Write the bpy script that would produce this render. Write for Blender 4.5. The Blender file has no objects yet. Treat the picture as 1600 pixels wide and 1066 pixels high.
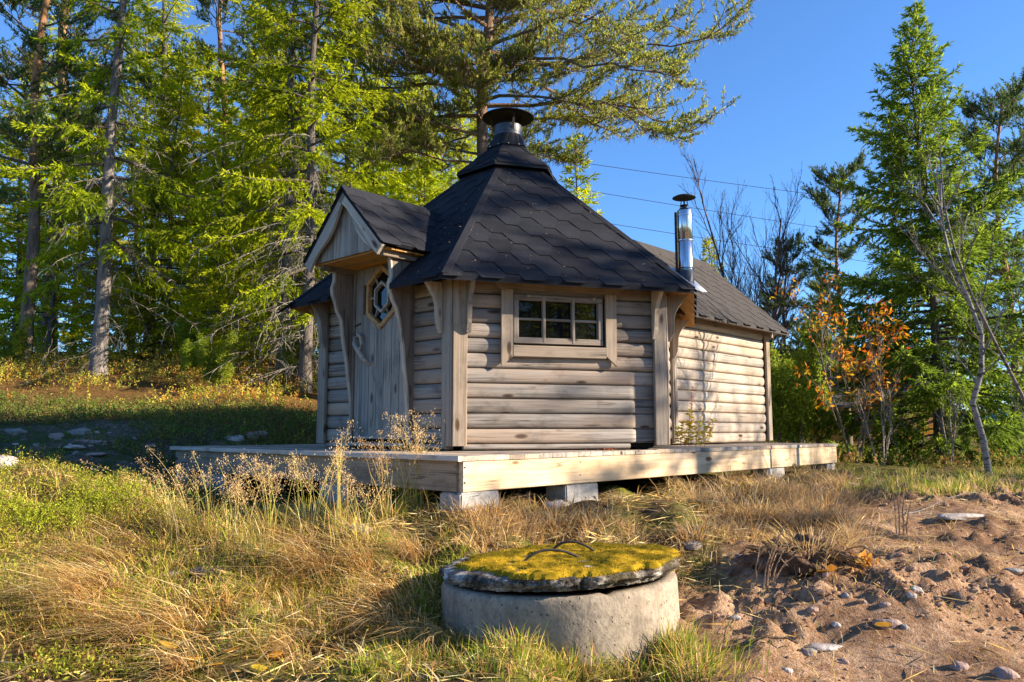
import bpy, math, random
import numpy as np
from mathutils import Vector
random.seed(7); rng = np.random.default_rng(7)
sc = bpy.context.scene; COL = sc.collection
PI = math.pi

# ------------------------------------------------------------------ camera, sky, sun, exposure
EYE = 0.167; FPX = 1220.2; PITCH = 0.113
cam_d = bpy.data.cameras.new('camera'); cam = bpy.data.objects.new('camera', cam_d); COL.objects.link(cam)
cam_d.sensor_width = 36; cam_d.lens = FPX * 36 / 1600; cam_d.clip_end = 2000; cam_d.clip_start = .05
cam.location = (0, 0, EYE); cam.rotation_euler = (PI / 2 + PITCH, 0, 0); sc.camera = cam
SUN_EL = math.radians(21); SUN_AZ = math.radians(-7)       # azimuth measured from +X towards +Y
world = bpy.data.worlds.new('World'); sc.world = world; world.use_nodes = True
wn = world.node_tree; wn.nodes.clear()
sky = wn.nodes.new('ShaderNodeTexSky'); sky.sky_type = 'NISHITA'; sky.sun_disc = False
sky.sun_elevation = SUN_EL; sky.sun_rotation = PI / 2 - SUN_AZ; sky.altitude = 300
sky.air_density = 1.0; sky.dust_density = .1; sky.ozone_density = 8.0
bg = wn.nodes.new('ShaderNodeBackground'); bg.inputs['Strength'].default_value = .095
wo = wn.nodes.new('ShaderNodeOutputWorld')
wn.links.new(sky.outputs[0], bg.inputs[0]); wn.links.new(bg.outputs[0], wo.inputs[0])
sun_d = bpy.data.lights.new('sun', 'SUN'); sun = bpy.data.objects.new('sun', sun_d); COL.objects.link(sun)
sun_d.energy = 4.7; sun_d.angle = math.radians(.5); sun_d.color = (1, .85, .66)
sdir = Vector((math.cos(SUN_EL) * math.cos(SUN_AZ), math.cos(SUN_EL) * math.sin(SUN_AZ), math.sin(SUN_EL)))
sun.rotation_euler = sdir.to_track_quat('Z', 'Y').to_euler(); sun.location = (30, 0, 20)
vs = sc.view_settings; vs.view_transform = 'Standard'; vs.look = 'None'; vs.gamma = 1; vs.use_curve_mapping = False
vs.exposure = 1.6
sc.cycles.max_bounces = 8; sc.cycles.diffuse_bounces = 5; sc.cycles.glossy_bounces = 3; sc.cycles.transmission_bounces = 3
sc.cycles.sample_clamp_indirect = 4.0

# ------------------------------------------------------------------ node helpers
class NT:
    def __init__(s, name):
        s.m = bpy.data.materials.new(name); s.m.use_nodes = True; s.t = s.m.node_tree; s.t.nodes.clear()
        s.out = s.t.nodes.new('ShaderNodeOutputMaterial')
    def n(s, typ, ins=None, **kw):
        nd = s.t.nodes.new('ShaderNode' + typ)
        for k, v in kw.items(): setattr(nd, k, v)
        for k, v in (ins or {}).items():
            if isinstance(v, bpy.types.NodeSocket): s.t.links.new(v, nd.inputs[k])
            else: nd.inputs[k].default_value = v
        return nd
    def math(s, op, a, b=0.5, c=0.0, clamp=False):
        nd = s.n('Math', {0: a, 1: b, 2: c}, operation=op); nd.use_clamp = clamp; return nd.outputs[0]
    def mix(s, fac, a, b, blend='MIX'):
        nd = s.t.nodes.new('ShaderNodeMix'); nd.data_type = 'RGBA'; nd.blend_type = blend
        for i, v in ((0, fac), (6, a), (7, b)):
            if isinstance(v, bpy.types.NodeSocket): s.t.links.new(v, nd.inputs[i])
            else: nd.inputs[i].default_value = v if i == 0 else (*v[:3], 1)
        return nd.outputs[2]
    def ramp(s, fac, stops):
        nd = s.n('ValToRGB', {0: fac}); cr = nd.color_ramp
        while len(cr.elements) < len(stops): cr.elements.new(.5)
        for e, (p, c) in zip(cr.elements, stops):
            e.position = p; e.color = (*c[:3], 1) if isinstance(c, (tuple, list)) else (c, c, c, 1)
        return nd.outputs[0]
    def noise(s, vec, scale, detail=4, rough=.55, dist=0):
        ins = {'Scale': scale, 'Detail': detail, 'Roughness': rough, 'Distortion': dist}
        if vec is not None: ins['Vector'] = vec
        return s.n('TexNoise', ins).outputs[0]
    def voro(s, vec, scale, feature='F1', rand=1.0):
        return s.n('TexVoronoi', {'Vector': vec, 'Scale': scale, 'Randomness': rand}, feature=feature).outputs[0]
    def mapping(s, vec, sca=(1, 1, 1), loc=(0, 0, 0)):
        return s.n('Mapping', {'Vector': vec, 'Scale': sca, 'Location': loc}).outputs[0]
    def bump(s, h, strength=.3, dist=.01, normal=None):
        ins = {'Height': h, 'Strength': strength, 'Distance': dist}
        if normal is not None: ins['Normal'] = normal
        return s.n('Bump', ins).outputs[0]
    def bsdf(s, color, rough=.8, spec=.3, metal=0.0, normal=None, coat=0):
        ins = {'Base Color': color if isinstance(color, bpy.types.NodeSocket) else (*color[:3], 1), 'Roughness': rough,
               'Specular IOR Level': spec, 'Metallic': metal}
        if normal is not None: ins['Normal'] = normal
        b = s.n('BsdfPrincipled', ins); s.t.links.new(b.outputs[0], s.out.inputs[0]); return b

def wood_mat(name, dark, light, warm, knot=(.07, .045, .03), rough=.75, grain=26, var=.28, knots=True, stain=.5, sat=.74):
    t = NT(name)
    gc = t.n('Attribute', attribute_name='gc').outputs['Vector']
    rnd = t.n('ObjectInfo').outputs['Random']
    warp = t.noise(t.mapping(gc, (2.2, 9, 9)), 1.0, 2)
    g1 = t.noise(t.mapping(gc, (1.1, grain * 1.6, grain * 1.6)), 1.0, 6, .62, .6)
    g2 = t.noise(t.mapping(gc, (3.5, grain * 5, grain * 5)), 1.0, 3, .6)
    col = t.ramp(t.math('ADD', g1, t.math('MULTIPLY', t.math('SUBTRACT', g2, .5), .35)), [(.30, dark), (.52, light), (.72, [c * 1.18 for c in light])])
    big = t.noise(t.mapping(gc, (.8, 4, 4)), 1.0, 3)
    col = t.mix(t.ramp(big, [(.4, 0.0), (.68, 1.0)]), col, t.mix(.7, col, warm))
    blot = t.noise(t.mapping(gc, (3, 5, 5)), 1.3, 4, .6)
    col = t.mix(t.math('MULTIPLY', t.ramp(blot, [(.52, 0.0), (.7, 1.0)]), stain), col, [c * .62 for c in dark])
    h = t.math('ADD', g1, t.math('MULTIPLY', g2, .5))
    if knots:
        kv = t.n('TexVoronoi', {'Vector': t.mapping(gc, (3.1, 8.5, 8.5)), 'Scale': 1.0, 'Randomness': 1.0}, feature='F1').outputs[0]
        kd = t.math('ADD', kv, t.math('MULTIPLY', t.math('SUBTRACT', warp, .5), .22))
        kmask = t.ramp(t.noise(t.mapping(gc, (1.7, 4, 4)), 1.0, 1), [(.46, 0.0), (.52, 1.0)])
        km = t.ramp(kd, [(.05, 1.0), (.12, .85), (.19, 0.0)])
        ring = t.ramp(kd, [(.15, 0.0), (.21, .6), (.32, 0.0)])
        col = t.mix(t.math('MULTIPLY', t.math('MULTIPLY', ring, kmask), .6), col, warm)
        col = t.mix(t.math('MULTIPLY', km, kmask), col, knot)
    # drying cracks
    ck = t.noise(t.mapping(gc, (.7, 24, 24)), 1.0, 1, .5)
    cm = t.ramp(t.math('ABSOLUTE', t.math('SUBTRACT', ck, .5)), [(.0, 1.0), (.022, .0)])
    cm = t.math('MULTIPLY', cm, t.ramp(t.noise(t.mapping(gc, (1.5, 3, 3)), 1.0, 1), [(.55, 0.0), (.6, 1.0)]))
    col = t.mix(t.math('MULTIPLY', cm, .8), col, [c * .35 for c in dark])
    val = t.math('ADD', t.math('MULTIPLY', rnd, var), 1 - var * .5)
    hsv = t.n('HueSaturation', {'Color': col, 'Value': val, 'Saturation': t.math('ADD', t.math('MULTIPLY', rnd, .35), sat)})
    t.bsdf(hsv.outputs[0], rough, .1, normal=t.bump(t.math('SUBTRACT', h, cm), .5, .004))
    return t.m

M = {}
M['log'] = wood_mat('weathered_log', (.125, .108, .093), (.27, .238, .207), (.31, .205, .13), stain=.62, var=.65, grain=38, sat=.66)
M['log_pale'] = wood_mat('pale_log', (.24, .195, .15), (.43, .365, .295), (.46, .33, .21), stain=.35, var=.4, grain=38)  # lighter log tone for the near side wall of the extension
M['board'] = wood_mat('weathered_board', (.13, .108, .088), (.27, .228, .185), (.29, .21, .14), stain=.4, var=.4, grain=34)
M['door'] = wood_mat('grey_door_wood', (.12, .105, .09), (.29, .262, .23), (.29, .235, .18), stain=.5)
M['dark_board'] = wood_mat('dark_porch_wood', (.085, .07, .058), (.19, .155, .125), (.21, .155, .11))
M['pale'] = wood_mat('pale_worn_edge', (.20, .175, .145), (.40, .35, .29), (.40, .31, .21), stain=.3)
M['new'] = wood_mat('pale_pine_beam', (.40, .29, .18), (.66, .51, .35), (.66, .46, .27), knot=(.14, .08, .045), grain=15, var=.14, stain=.45, sat=.95)
M['shade_toned_beam'] = wood_mat('weathered_shade_toned_beam', (.16, .12, .085), (.33, .255, .18), (.36, .25, .15), knot=(.10, .06, .035), grain=15, var=.1, stain=.5, sat=.95)  # weathered wood, colour also darkened to carry the shade of the left beam
M['deck'] = wood_mat('grey_deck_wood', (.15, .13, .115), (.36, .32, .28), (.46, .32, .18), grain=20, var=.75, stain=.7)
M['soffit'] = wood_mat('brown_soffit_wood', (.26, .15, .075), (.46, .28, .14), (.48, .28, .13), sat=1.0)

def simple(name, base, rough=.8, scale=8, amp=.3, spec=.3, bump=.3, bscale=60, metal=0, coord='Object', dist=.01):
    t = NT(name); v = t.n('TexCoord').outputs[coord]
    n1 = t.noise(v, scale, 5, .6)
    c = t.ramp(n1, [(.3, [x * (1 - amp) for x in base]), (.7, [x * (1 + amp) for x in base])])
    b = t.noise(v, bscale, 4, .6)
    t.bsdf(c, rough, spec, metal, t.bump(b, bump, dist)); return t.m

def felt_mat():
    t = NT('black_roof_felt'); v = t.n('TexCoord').outputs['Object']
    g = t.noise(v, 420, 2, .7); n = t.noise(v, 5, 4)
    c = t.mix(t.ramp(g, [(.35, 0.0), (.75, 1.0)]), (.008, .0085, .0115), (.032, .034, .042))
    c = t.mix(t.math('MULTIPLY', t.ramp(n, [(.4, 0.0), (.75, 1.0)]), .3), c, (.040, .041, .047))
    rnd = t.n('ObjectInfo').outputs['Random']
    c = t.n('HueSaturation', {'Color': c, 'Value': t.math('ADD', t.math('MULTIPLY', rnd, .5), .75)}).outputs[0]
    t.bsdf(c, .9, .12, normal=t.bump(g, .6, .004)); return t.m
M['felt'] = felt_mat()
def felt_grey():
    t = NT('worn_grey_roof_felt'); v = t.n('TexCoord').outputs['Object']
    g = t.noise(v, 380, 2, .7); n = t.noise(v, 6, 4)
    c = t.mix(t.ramp(g, [(.35, 0.0), (.75, 1.0)]), (.025, .023, .023), (.105, .096, .09))
    c = t.mix(t.math('MULTIPLY', t.ramp(n, [(.4, 0.0), (.75, 1.0)]), .4), c, (.10, .086, .076))
    t.bsdf(c, .9, .1, normal=t.bump(g, .6, .004)); return t.m
M['felt_grey'] = felt_grey()
M['black_metal'] = simple('black_painted_metal', (.010, .010, .012), .6, 6, .3, .25, .05)
M['grey_metal'] = simple('dark_grey_metal', (.065, .07, .08), .48, 12, .2, .4, .03, metal=.6)
def steel_mat():
    t = NT('stainless_steel'); v = t.n('TexCoord').outputs['Object']
    n1 = t.noise(t.mapping(v, (30, 30, 1)), 3, 4)
    c = t.ramp(n1, [(.3, (.52, .53, .55)), (.7, (.72, .73, .74))])
    t.bsdf(c, t.ramp(n1, [(.3, .14), (.7, .26)]), .5, 1.0); return t.m
M['steel'] = steel_mat()
M['lead'] = simple('light_flashing_metal', (.42, .44, .48), .5, 12, .15, .5, .1, metal=.3)
M['iron'] = simple('rusty_dark_iron', (.03, .022, .018), .7, 40, .5, .4, .4, 200)
def glass_mat():
    t = NT('dark_window_glass'); v = t.n('TexCoord').outputs['Object']
    t.bsdf((.006, .007, .008), .015, .4, normal=t.bump(t.noise(v, 5, 2), .02, .004)); return t.m
M['glass'] = glass_mat()
M['dark'] = simple('dark_interior', (.012, .011, .01), .9)
def concrete_mat(name, base, big=2.5, holes=55, stain=.7):
    t = NT(name); v = t.n('TexCoord').outputs['Object']
    n1 = t.noise(v, big, 6, .6); n2 = t.noise(v, 30, 5, .7)
    c = t.ramp(n1, [(.3, [x * .72 for x in base]), (.62, base), (.8, [x * 1.15 for x in base])])
    c = t.mix(t.math('MULTIPLY', t.ramp(n2, [(.45, 0.0), (.66, 1.0)]), .75), c, [x * .5 for x in base])
    vo = t.voro(v, holes); pit = t.ramp(vo, [(.10, 1.0), (.2, 0.0)])
    pm = t.math('MULTIPLY', pit, t.ramp(t.noise(v, 14, 2), [(.48, 0.0), (.56, 1.0)]))
    c = t.mix(t.math('MULTIPLY', pm, .8), c, [x * .25 for x in base])
    st = t.noise(t.mapping(v, (7, 7, 1.1)), 1.2, 5, .65)
    c = t.mix(t.math('MULTIPLY', t.ramp(st, [(.50, 0.0), (.68, 1.0)]), stain), c, [x * .38 for x in base])
    h = t.math('SUBTRACT', t.math('ADD', t.math('MULTIPLY', n2, .6), n1), t.math('MULTIPLY', pm, 1.2))
    t.bsdf(c, .9, .2, normal=t.bump(h, .8, .012)); return t.m
M['concrete'] = concrete_mat('pitted_grey_concrete', (.345, .285, .215), holes=38, stain=.8)
M['block'] = concrete_mat('light_aggregate_block', (.40, .385, .36), 6, 160, .35)
def lidstone():
    t = NT('mossy_rough_concrete'); v = t.n('TexCoord').outputs['Object']
    n1 = t.noise(v, 9, 6, .7); n2 = t.noise(v, 60, 4, .7)
    c = t.ramp(n1, [(.36, (.018, .015, .012)), (.48, (.10, .085, .07)), (.62, (.50, .45, .40))])
    c = t.mix(t.ramp(t.noise(v, 5, 3), [(.5, 0.0), (.68, .8)]), c, (.07, .055, .02))
    t.bsdf(c, .95, .2, normal=t.bump(t.math('ADD', n1, t.math('MULTIPLY', n2, .5)), 1.0, .02)); return t.m
M['lid'] = lidstone()

def foliage_mat(name, trans=.35, rough=.7, tint=1.0):
    t = NT(name); a = t.n('Attribute', attribute_name='Col').outputs['Color']
    rnd = t.n('ObjectInfo').outputs['Random']
    c = t.n('HueSaturation', {'Color': a, 'Value': t.math('ADD', t.math('MULTIPLY', rnd, .3), .9 * tint), 'Hue': t.math('ADD', t.math('MULTIPLY', rnd, .02), .49)}).outputs[0]
    d = t.n('BsdfPrincipled', {'Base Color': c, 'Roughness': rough, 'Specular IOR Level': .05})
    tr = t.n('BsdfTranslucent', {'Color': c})
    mx = t.n('MixShader', {0: trans, 1: d.outputs[0], 2: tr.outputs[0]})
    t.t.links.new(mx.outputs[0], t.out.inputs[0]); return t.m
M['needles'] = foliage_mat('conifer_needles', .54, tint=1.05)
M['grass'] = foliage_mat('grass_blades', .36, .6)
M['leaf'] = foliage_mat('small_leaves', .42, .5)
def bark_mat(name, base, scale=9):
    t = NT(name); v = t.n('TexCoord').outputs['Object']
    a = t.n('Attribute', attribute_name='Col').outputs['Color']
    n1 = t.noise(t.mapping(v, (1, 1, .28)), scale * 2.2, 5, .65); n2 = t.noise(v, scale * 6, 4, .7)
    k = t.ramp(n1, [(.32, .38), (.52, 1.0), (.72, 1.35)])
    c = t.mix(1.0, a, k, 'MULTIPLY')
    c = t.mix(t.math('MULTIPLY', t.ramp(n2, [(.56, 0.0), (.7, 1.0)]), .4), c, (.33, .33, .30))
    t.bsdf(c, .9, .15, normal=t.bump(t.math('ADD', n1, t.math('MULTIPLY', n2, .4)), .9, .03)); return t.m
M['bark'] = bark_mat('scaly_bark', (.2, .15, .1))
def birch_mat():
    t = NT('birch_bark'); v = t.n('TexCoord').outputs['Object']
    a = t.n('Attribute', attribute_name='Col').outputs['Color']
    n1 = t.noise(t.mapping(v, (1, 1, 3.5)), 9, 4, .6)
    c = t.mix(t.ramp(n1, [(.52, 0.0), (.6, 1.0)]), a, (.05, .045, .04))
    t.bsdf(c, .75, .2, normal=t.bump(n1, .4, .01)); return t.m
M['birch'] = birch_mat()

# ------------------------------------------------------------------ mesh helpers
def V3(a): return np.asarray(a, dtype=np.float64)
def mesh_data(name, V, F, mats, smooth=False, gc=None, col=None, fm=None):
    """F: a list of polygons, or one int array (n,k)."""
    V = V3(V); me = bpy.data.meshes.new(name)
    if isinstance(F, np.ndarray):
        ls = F.reshape(-1).astype(np.int32); n = len(F); tot = np.full(n, F.shape[1], np.int32)
    else:
        parts = []; tots = []
        for f in F:
            if isinstance(f, np.ndarray) and f.ndim == 2: parts.append(f.reshape(-1)); tots.append(np.full(len(f), f.shape[1]))
            else: parts.append(np.asarray(f)); tots.append(np.array([len(f)]))
        ls = np.concatenate(parts).astype(np.int32); tot = np.concatenate(tots).astype(np.int32); n = len(tot)
    st = np.concatenate([[0], np.cumsum(tot)[:-1]]).astype(np.int32)
    me.vertices.add(len(V)); me.vertices.foreach_set('co', V.astype(np.float32).reshape(-1))
    me.loops.add(len(ls)); me.loops.foreach_set('vertex_index', ls)
    me.polygons.add(n); me.polygons.foreach_set('loop_start', st); me.polygons.foreach_set('loop_total', tot)
    me.polygons.foreach_set('use_smooth', np.full(n, bool(smooth)))
    if fm is not None: me.polygons.foreach_set('material_index', np.asarray(fm, np.int32))
    for m in (mats if isinstance(mats, (list, tuple)) else [mats]): me.materials.append(m)
    me.update(calc_edges=True)
    if gc is not None:
        a = me.attributes.new('gc', 'FLOAT_VECTOR', 'POINT'); a.data.foreach_set('vector', V3(gc).astype(np.float32).reshape(-1))
    if col is not None:
        c = np.ones((len(V), 4), np.float32); c[:, :3] = col
        a = me.attributes.new('Col', 'FLOAT_COLOR', 'POINT'); a.data.foreach_set('color', c.reshape(-1))
    return me
def worigin(o):
    p = Vector((0, 0, 0))
    while o is not None: p += o.location; o = o.parent
    return np.array(p)
def put(name, V, F, mats, parent=None, smooth=False, gc=None, col=None, fm=None, label=None, cat=None, group=None, kind=None, origin=None):
    V = V3(V); c = V.mean(0) if origin is None else V3(origin)
    me = mesh_data(name, V - c, F, mats, smooth, gc, col, fm)
    o = bpy.data.objects.new(name, me); COL.objects.link(o)
    if parent is not None: o.parent = parent; o.location = Vector(c - worigin(parent))
    else: o.location = Vector(c)
    tag(o, label, cat, group, kind); return o
def tag(o, label=None, cat=None, group=None, kind=None):
    if label: o['label'] = label
    if cat: o['category'] = cat
    if group: o['group'] = group
    if kind: o['kind'] = kind
    return o
def empty(name, loc, label=None, cat=None, group=None, rz=0, parent=None):
    o = bpy.data.objects.new(name, None); COL.objects.link(o); o.location = loc; o.rotation_euler = (0, 0, rz); o.empty_display_size = .2
    if parent is not None: o.parent = parent; o.location = Vector(V3(loc) - worigin(parent))
    return tag(o, label, cat, group)
def copy_tree(o, parent=None):
    c = o.copy(); COL.objects.link(c)
    if parent is not None: c.parent = parent
    for ch in list(o.children): copy_tree(ch, c)
    return c
def unit(v): v = V3(v); return v / (np.linalg.norm(v) + 1e-12)
Z = np.array([0, 0, 1.0])

def beam(P0, P1, up, w, t, ch=.004, bow=0.0, seg=1):
    """chamfered board from P0 to P1: width w along `up`, thickness t across. -> V, F, gc"""
    P0 = V3(P0); P1 = V3(P1); L = np.linalg.norm(P1 - P0); a = (P1 - P0) / L
    b = unit(V3(up) - a * np.dot(up, a)); c = np.cross(a, b)
    hw, ht = w / 2, t / 2; ch = min(ch, hw * .45, ht * .45)
    prof = [(-hw + ch, -ht), (hw - ch, -ht), (hw, -ht + ch), (hw, ht - ch), (hw - ch, ht), (-hw + ch, ht), (-hw, ht - ch), (-hw, -ht + ch)]
    off = rng.uniform(-50, 50, 3); V = []; G = []
    for i in range(seg + 1):
        s = i / seg; q = P0 + a * L * s + c * bow * math.sin(PI * s)
        for (x, y) in prof: V.append(q + b * x + c * y); G.append((L * s + off[0], x + off[1], y + off[2]))
    F = []
    for i in range(seg):
        for k in range(8): F.append([i * 8 + k, i * 8 + (k + 1) % 8, (i + 1) * 8 + (k + 1) % 8, (i + 1) * 8 + k])
    F.append(list(range(7, -1, -1))); F.append([seg * 8 + k for k in range(8)])
    return np.array(V), F, np.array(G)
def prism(outline, O, X, Y, t, grain=0):
    """2D outline extruded by t along X x Y, centred on plane through O"""
    O, X, Y = V3(O), unit(X), unit(Y); N = np.cross(X, Y); n = len(outline); off = rng.uniform(-50, 50, 3)
    V = []; G = []
    for s in (-t / 2, t / 2):
        for (x, y) in outline:
            V.append(O + X * x + Y * y + N * s)
            G.append((x + off[0], y + off[1], s + off[2]) if grain == 0 else (y + off[0], x + off[1], s + off[2]))
    F = [list(range(n - 1, -1, -1)), list(range(n, 2 * n))]
    for k in range(n): F.append([k, (k + 1) % n, n + (k + 1) % n, n + k])
    return np.array(V), F, np.array(G)
def join(parts):
    V = []; F = []; G = []; o = 0
    for p in parts:
        V.append(p[0]); G.append(p[2] if len(p) > 2 and p[2] is not None else np.zeros((len(p[0]), 3)))
        for f in p[1]: F.append(np.asarray(f) + o)
        o += len(p[0])
    return np.concatenate(V), F, np.concatenate(G)
def wbeam(name, parent, mat, *a, label=None, **k):
    V, F, G = beam(*a, **k); return put(name, V, F, mat, parent, gc=G, label=label)
def wprism(name, parent, mat, *a, label=None, **k):
    V, F, G = prism(*a, **k); return put(name, V, F, mat, parent, gc=G, label=label)
def lathe(prof, O, axis=Z, n=32, closed=False):
    """prof: list of (r, h)"""
    O = V3(O); axis = unit(axis); X = unit(np.cross(axis, [0.31, 1, 0.2])); Y = np.cross(axis, X)
    th = np.arange(n) * 2 * PI / n; V = []
    for r, h in prof: V.append(O + axis * h + r * (np.cos(th)[:, None] * X + np.sin(th)[:, None] * Y))
    V = np.concatenate(V); F = []
    m = len(prof); k = np.arange(n); k2 = (k + 1) % n
    for i in range(m if closed else m - 1):
        j = (i + 1) % m
        F.append(np.stack([i * n + k, i * n + k2, j * n + k2, j * n + k], 1))
    return V, F
def tubes(P, r, sides=5):
    """P (B,n,3), r (B,n) -> V,F (quads)"""
    P = V3(P); B, n, _ = P.shape; r = np.broadcast_to(r, (B, n))
    T = np.gradient(P, axis=1); T /= np.linalg.norm(T, axis=2, keepdims=True) + 1e-9
    ref = np.where(np.abs(T[..., 2:3]) > .85, np.array([1.0, 0, 0]), np.array([0, 0, 1.0]))
    ref = np.broadcast_to(ref[:, :1], T.shape)
    S = np.cross(T, ref); S /= np.linalg.norm(S, axis=2, keepdims=True) + 1e-9; U = np.cross(S, T)
    th = np.arange(sides) * 2 * PI / sides
    V = P[:, :, None] + r[:, :, None, None] * (np.cos(th)[:, None] * S[:, :, None] + np.sin(th)[:, None] * U[:, :, None])
    idx = np.arange(B * n * sides).reshape(B, n, sides)
    a = idx[:, :-1]; b = idx[:, 1:]
    F = np.stack([a, np.roll(a, -1, 2), np.roll(b, -1, 2), b], -1).reshape(-1, 4)
    return V.reshape(-1, 3), F
def norm_rows(a): return a / (np.linalg.norm(a, axis=-1, keepdims=True) + 1e-9)
def kites(P, D, L, W, col, cross=True, wpos=.42):
    """diamond needle sprays at P along D"""
    n = len(P); D = norm_rows(D); rnd = norm_rows(rng.normal(size=(n, 3))); S = norm_rows(np.cross(D, rnd)); U = np.cross(D, S)
    L = np.broadcast_to(L, n)[:, None]; W = np.broadcast_to(W, n)[:, None] / 2
    out = []; cols = []
    for X in ((S, U) if cross else (S,)):
        q = np.stack([P, P + D * L * wpos + X * W, P + D * L, P + D * L * wpos - X * W], 1); out.append(q)
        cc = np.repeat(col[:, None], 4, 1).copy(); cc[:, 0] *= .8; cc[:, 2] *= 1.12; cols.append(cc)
    V = np.concatenate(out).reshape(-1, 3); C = np.concatenate(cols).reshape(-1, 3)
    return V, np.arange(len(V)).reshape(-1, 4), C

# ------------------------------------------------------------------ terrain
CP = np.array([(-4, 2.5, -.72), (-2, 2.5, -.80), (0, 2.6, -.78), (2, 2.5, -.8), (5, 2.5, -.72), (.26, 3.2, -.765), (.9, 3.9, -.70), (-.4, 3.9, -.70),
  (.3, 4.6, -.60), (-2.9, 4.8, -.52), (-1.6, 4.6, -.58), (-3.4, 5.8, -.25), (-2.6, 7.0, -.47), (-2, 6, -.5), (-1.2, 5.5, -.45), (-.35, 5.05, -.385), (-4.2, 8.3, .03), (-2.9, 9.6, .14),
  (-5, 8, .02), (-5, 10.5, .40), (-6.5, 12.8, 1.0), (-3.3, 12.5, .68), (-10, 20, 2.1), (-3, 20, 1.75), (0, 16, .45), (0, 25, .9), (0, 13, .1), (2, 14, -.1),
  (.6, 5.8, -.375), (1.5, 6.6, -.37), (3.2, 9, -.34), (4.25, 9.6, -.30), (4.6, 11, -.32), (5, 11.8, -.36), (2, 5, -.53), (4, 6.2, -.43), (5.2, 8.5, -.36), (7, 12, -.38),
  (8, 18, -.3), (4, 22, .15), (12, 25, .2), (9, 14, -.5), (-30, 30, 3), (-20, 15, 1.8), (30, 30, .3), (20, 10, -.5), (0, 60, 2), (60, 60, 1.5), (-60, 60, 5),
  (-15, 5, .3), (-15, 0, -.3), (15, 0, -.7), (0, -10, -1), (-30, -20, -.6), (30, -20, -1), (-1.2, 8.5, -.42), (1, 9, -.42), (2.5, 10.3, -.42), (0, 7, -.42), (200, 200, 4), (-200, 200, 9), (200, -100, -1), (-200, -100, 0),
  (-2.8, 8.1, -.42), (-3.2, 7.6, -.42), (-1.9, 9.0, -.40), (0, 0, -.9)])
def tps(d2): return np.where(d2 > 1e-12, d2 * np.log(d2 + 1e-12), 0)
_n = len(CP); _A = np.zeros((_n + 3, _n + 3)); _d = ((CP[:, None, :2] - CP[None, :, :2]) ** 2).sum(-1)
_A[:_n, :_n] = tps(_d) + np.eye(_n) * .02; _A[:_n, _n] = 1; _A[:_n, _n + 1:] = CP[:, :2]; _A[_n:, :_n] = _A[:_n, _n:].T
_w = np.linalg.solve(_A, np.concatenate([CP[:, 2], np.zeros(3)]))
def base_h(x, y):
    x = np.asarray(x, float); y = np.asarray(y, float); sh = np.broadcast(x, y).shape
    q = np.stack([np.broadcast_to(x, sh).ravel(), np.broadcast_to(y, sh).ravel()], 1); out = np.zeros(len(q))
    for i in range(0, len(q), 20000):
        s = q[i:i + 20000]; d = ((s[:, None] - CP[None, :, :2]) ** 2).sum(-1)
        out[i:i + 20000] = tps(d) @ _w[:_n] + _w[_n] + s @ _w[_n + 1:]
    return out.reshape(sh)
def _hash(i, j, seed):
    h = np.sin(i * 127.1 + j * 311.7 + seed * 74.7) * 43758.5453; return h - np.floor(h)
def vnoise(x, y, f, seed=0):
    x = np.asarray(x) * f; y = np.asarray(y) * f; i = np.floor(x); j = np.floor(y); u = x - i; v = y - j
    u = u * u * (3 - 2 * u); v = v * v * (3 - 2 * v)
    return ((_hash(i, j, seed) * (1 - u) + _hash(i + 1, j, seed) * u) * (1 - v) + (_hash(i, j + 1, seed) * (1 - u) + _hash(i + 1, j + 1, seed) * u) * v) - .5
def smooth(a, b, x): t = np.clip((x - a) / (b - a), 0, 1); return t * t * (3 - 2 * t)
def w_dirt(x, y):
    e = x - (.95 + .52 * (np.maximum(y, 3.6) - 3.9)) + vnoise(x, y, 1.3, 3) * .7 + vnoise(x, y, 4, 4) * .35
    d = smooth(-.12, .35, e) * (1 - smooth(7.7, 8.6, y + vnoise(x, y, .9, 5) * 1.2)) * smooth(-12, -6, -x)
    return d
def w_gravel(x, y):   # stony shaded bank on the left
    e = smooth(6.0, 6.7, y + vnoise(x, y, .8, 8)) * (1 - smooth(9.3, 10.0, y + vnoise(x, y, .9, 9))) * smooth(-2.9, -3.4, x)
    return e
def w_heath(x, y):
    return smooth(9.2, 10.2, y + vnoise(x, y, .8, 11) * .8) * smooth(-.2, -1.2, x - .25 * (y - 9))
def height(x, y):
    x = np.asarray(x, float); y = np.asarray(y, float)
    near = 1 - smooth(14, 30, np.hypot(x, y))
    h = base_h(x, y) + vnoise(x, y, .35, 1) * .10 * smooth(9, 14, y) + vnoise(x, y, 1.1, 2) * .05 * near
    d = w_dirt(x, y)
    h = h + near * (vnoise(x, y, 3.1, 6) * .03 + d * (vnoise(x * .6 + y * .8, y * .6 - x * .8, 1.2, 7) * .15 + (np.abs(vnoise(x, y, 7, 8)) * .15 + np.abs(vnoise(x, y, 19, 15)) * .08 + vnoise(x, y, 33, 9) * .04) * smooth(-.32, .2, vnoise(x, y, 1.5, 14) + .5 * vnoise(x, y, 3.7, 16)) + vnoise(x, y, 26, 17) * .008) + (1 - d) * (vnoise(x, y, 9, 10) * .03 + vnoise(x, y, 3.6, 18) * .17 * smooth(9.5, 8, y)))
    h = h + w_gravel(x, y) * (vnoise(x, y, 2.2, 12) * .12 + vnoise(x, y, 7, 13) * .05)
    return h
def grid_axis(a, b, step, lo, hi, g=1.13):
    c = list(np.arange(a, b, step)); s = step; x = a; L = []
    while x > lo: s *= g; x -= s; L.append(x)
    s = step; x = c[-1]; Rr = []
    while x < hi: s *= g; x += s; Rr.append(x)
    return np.array(L[::-1] + c + Rr)
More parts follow.
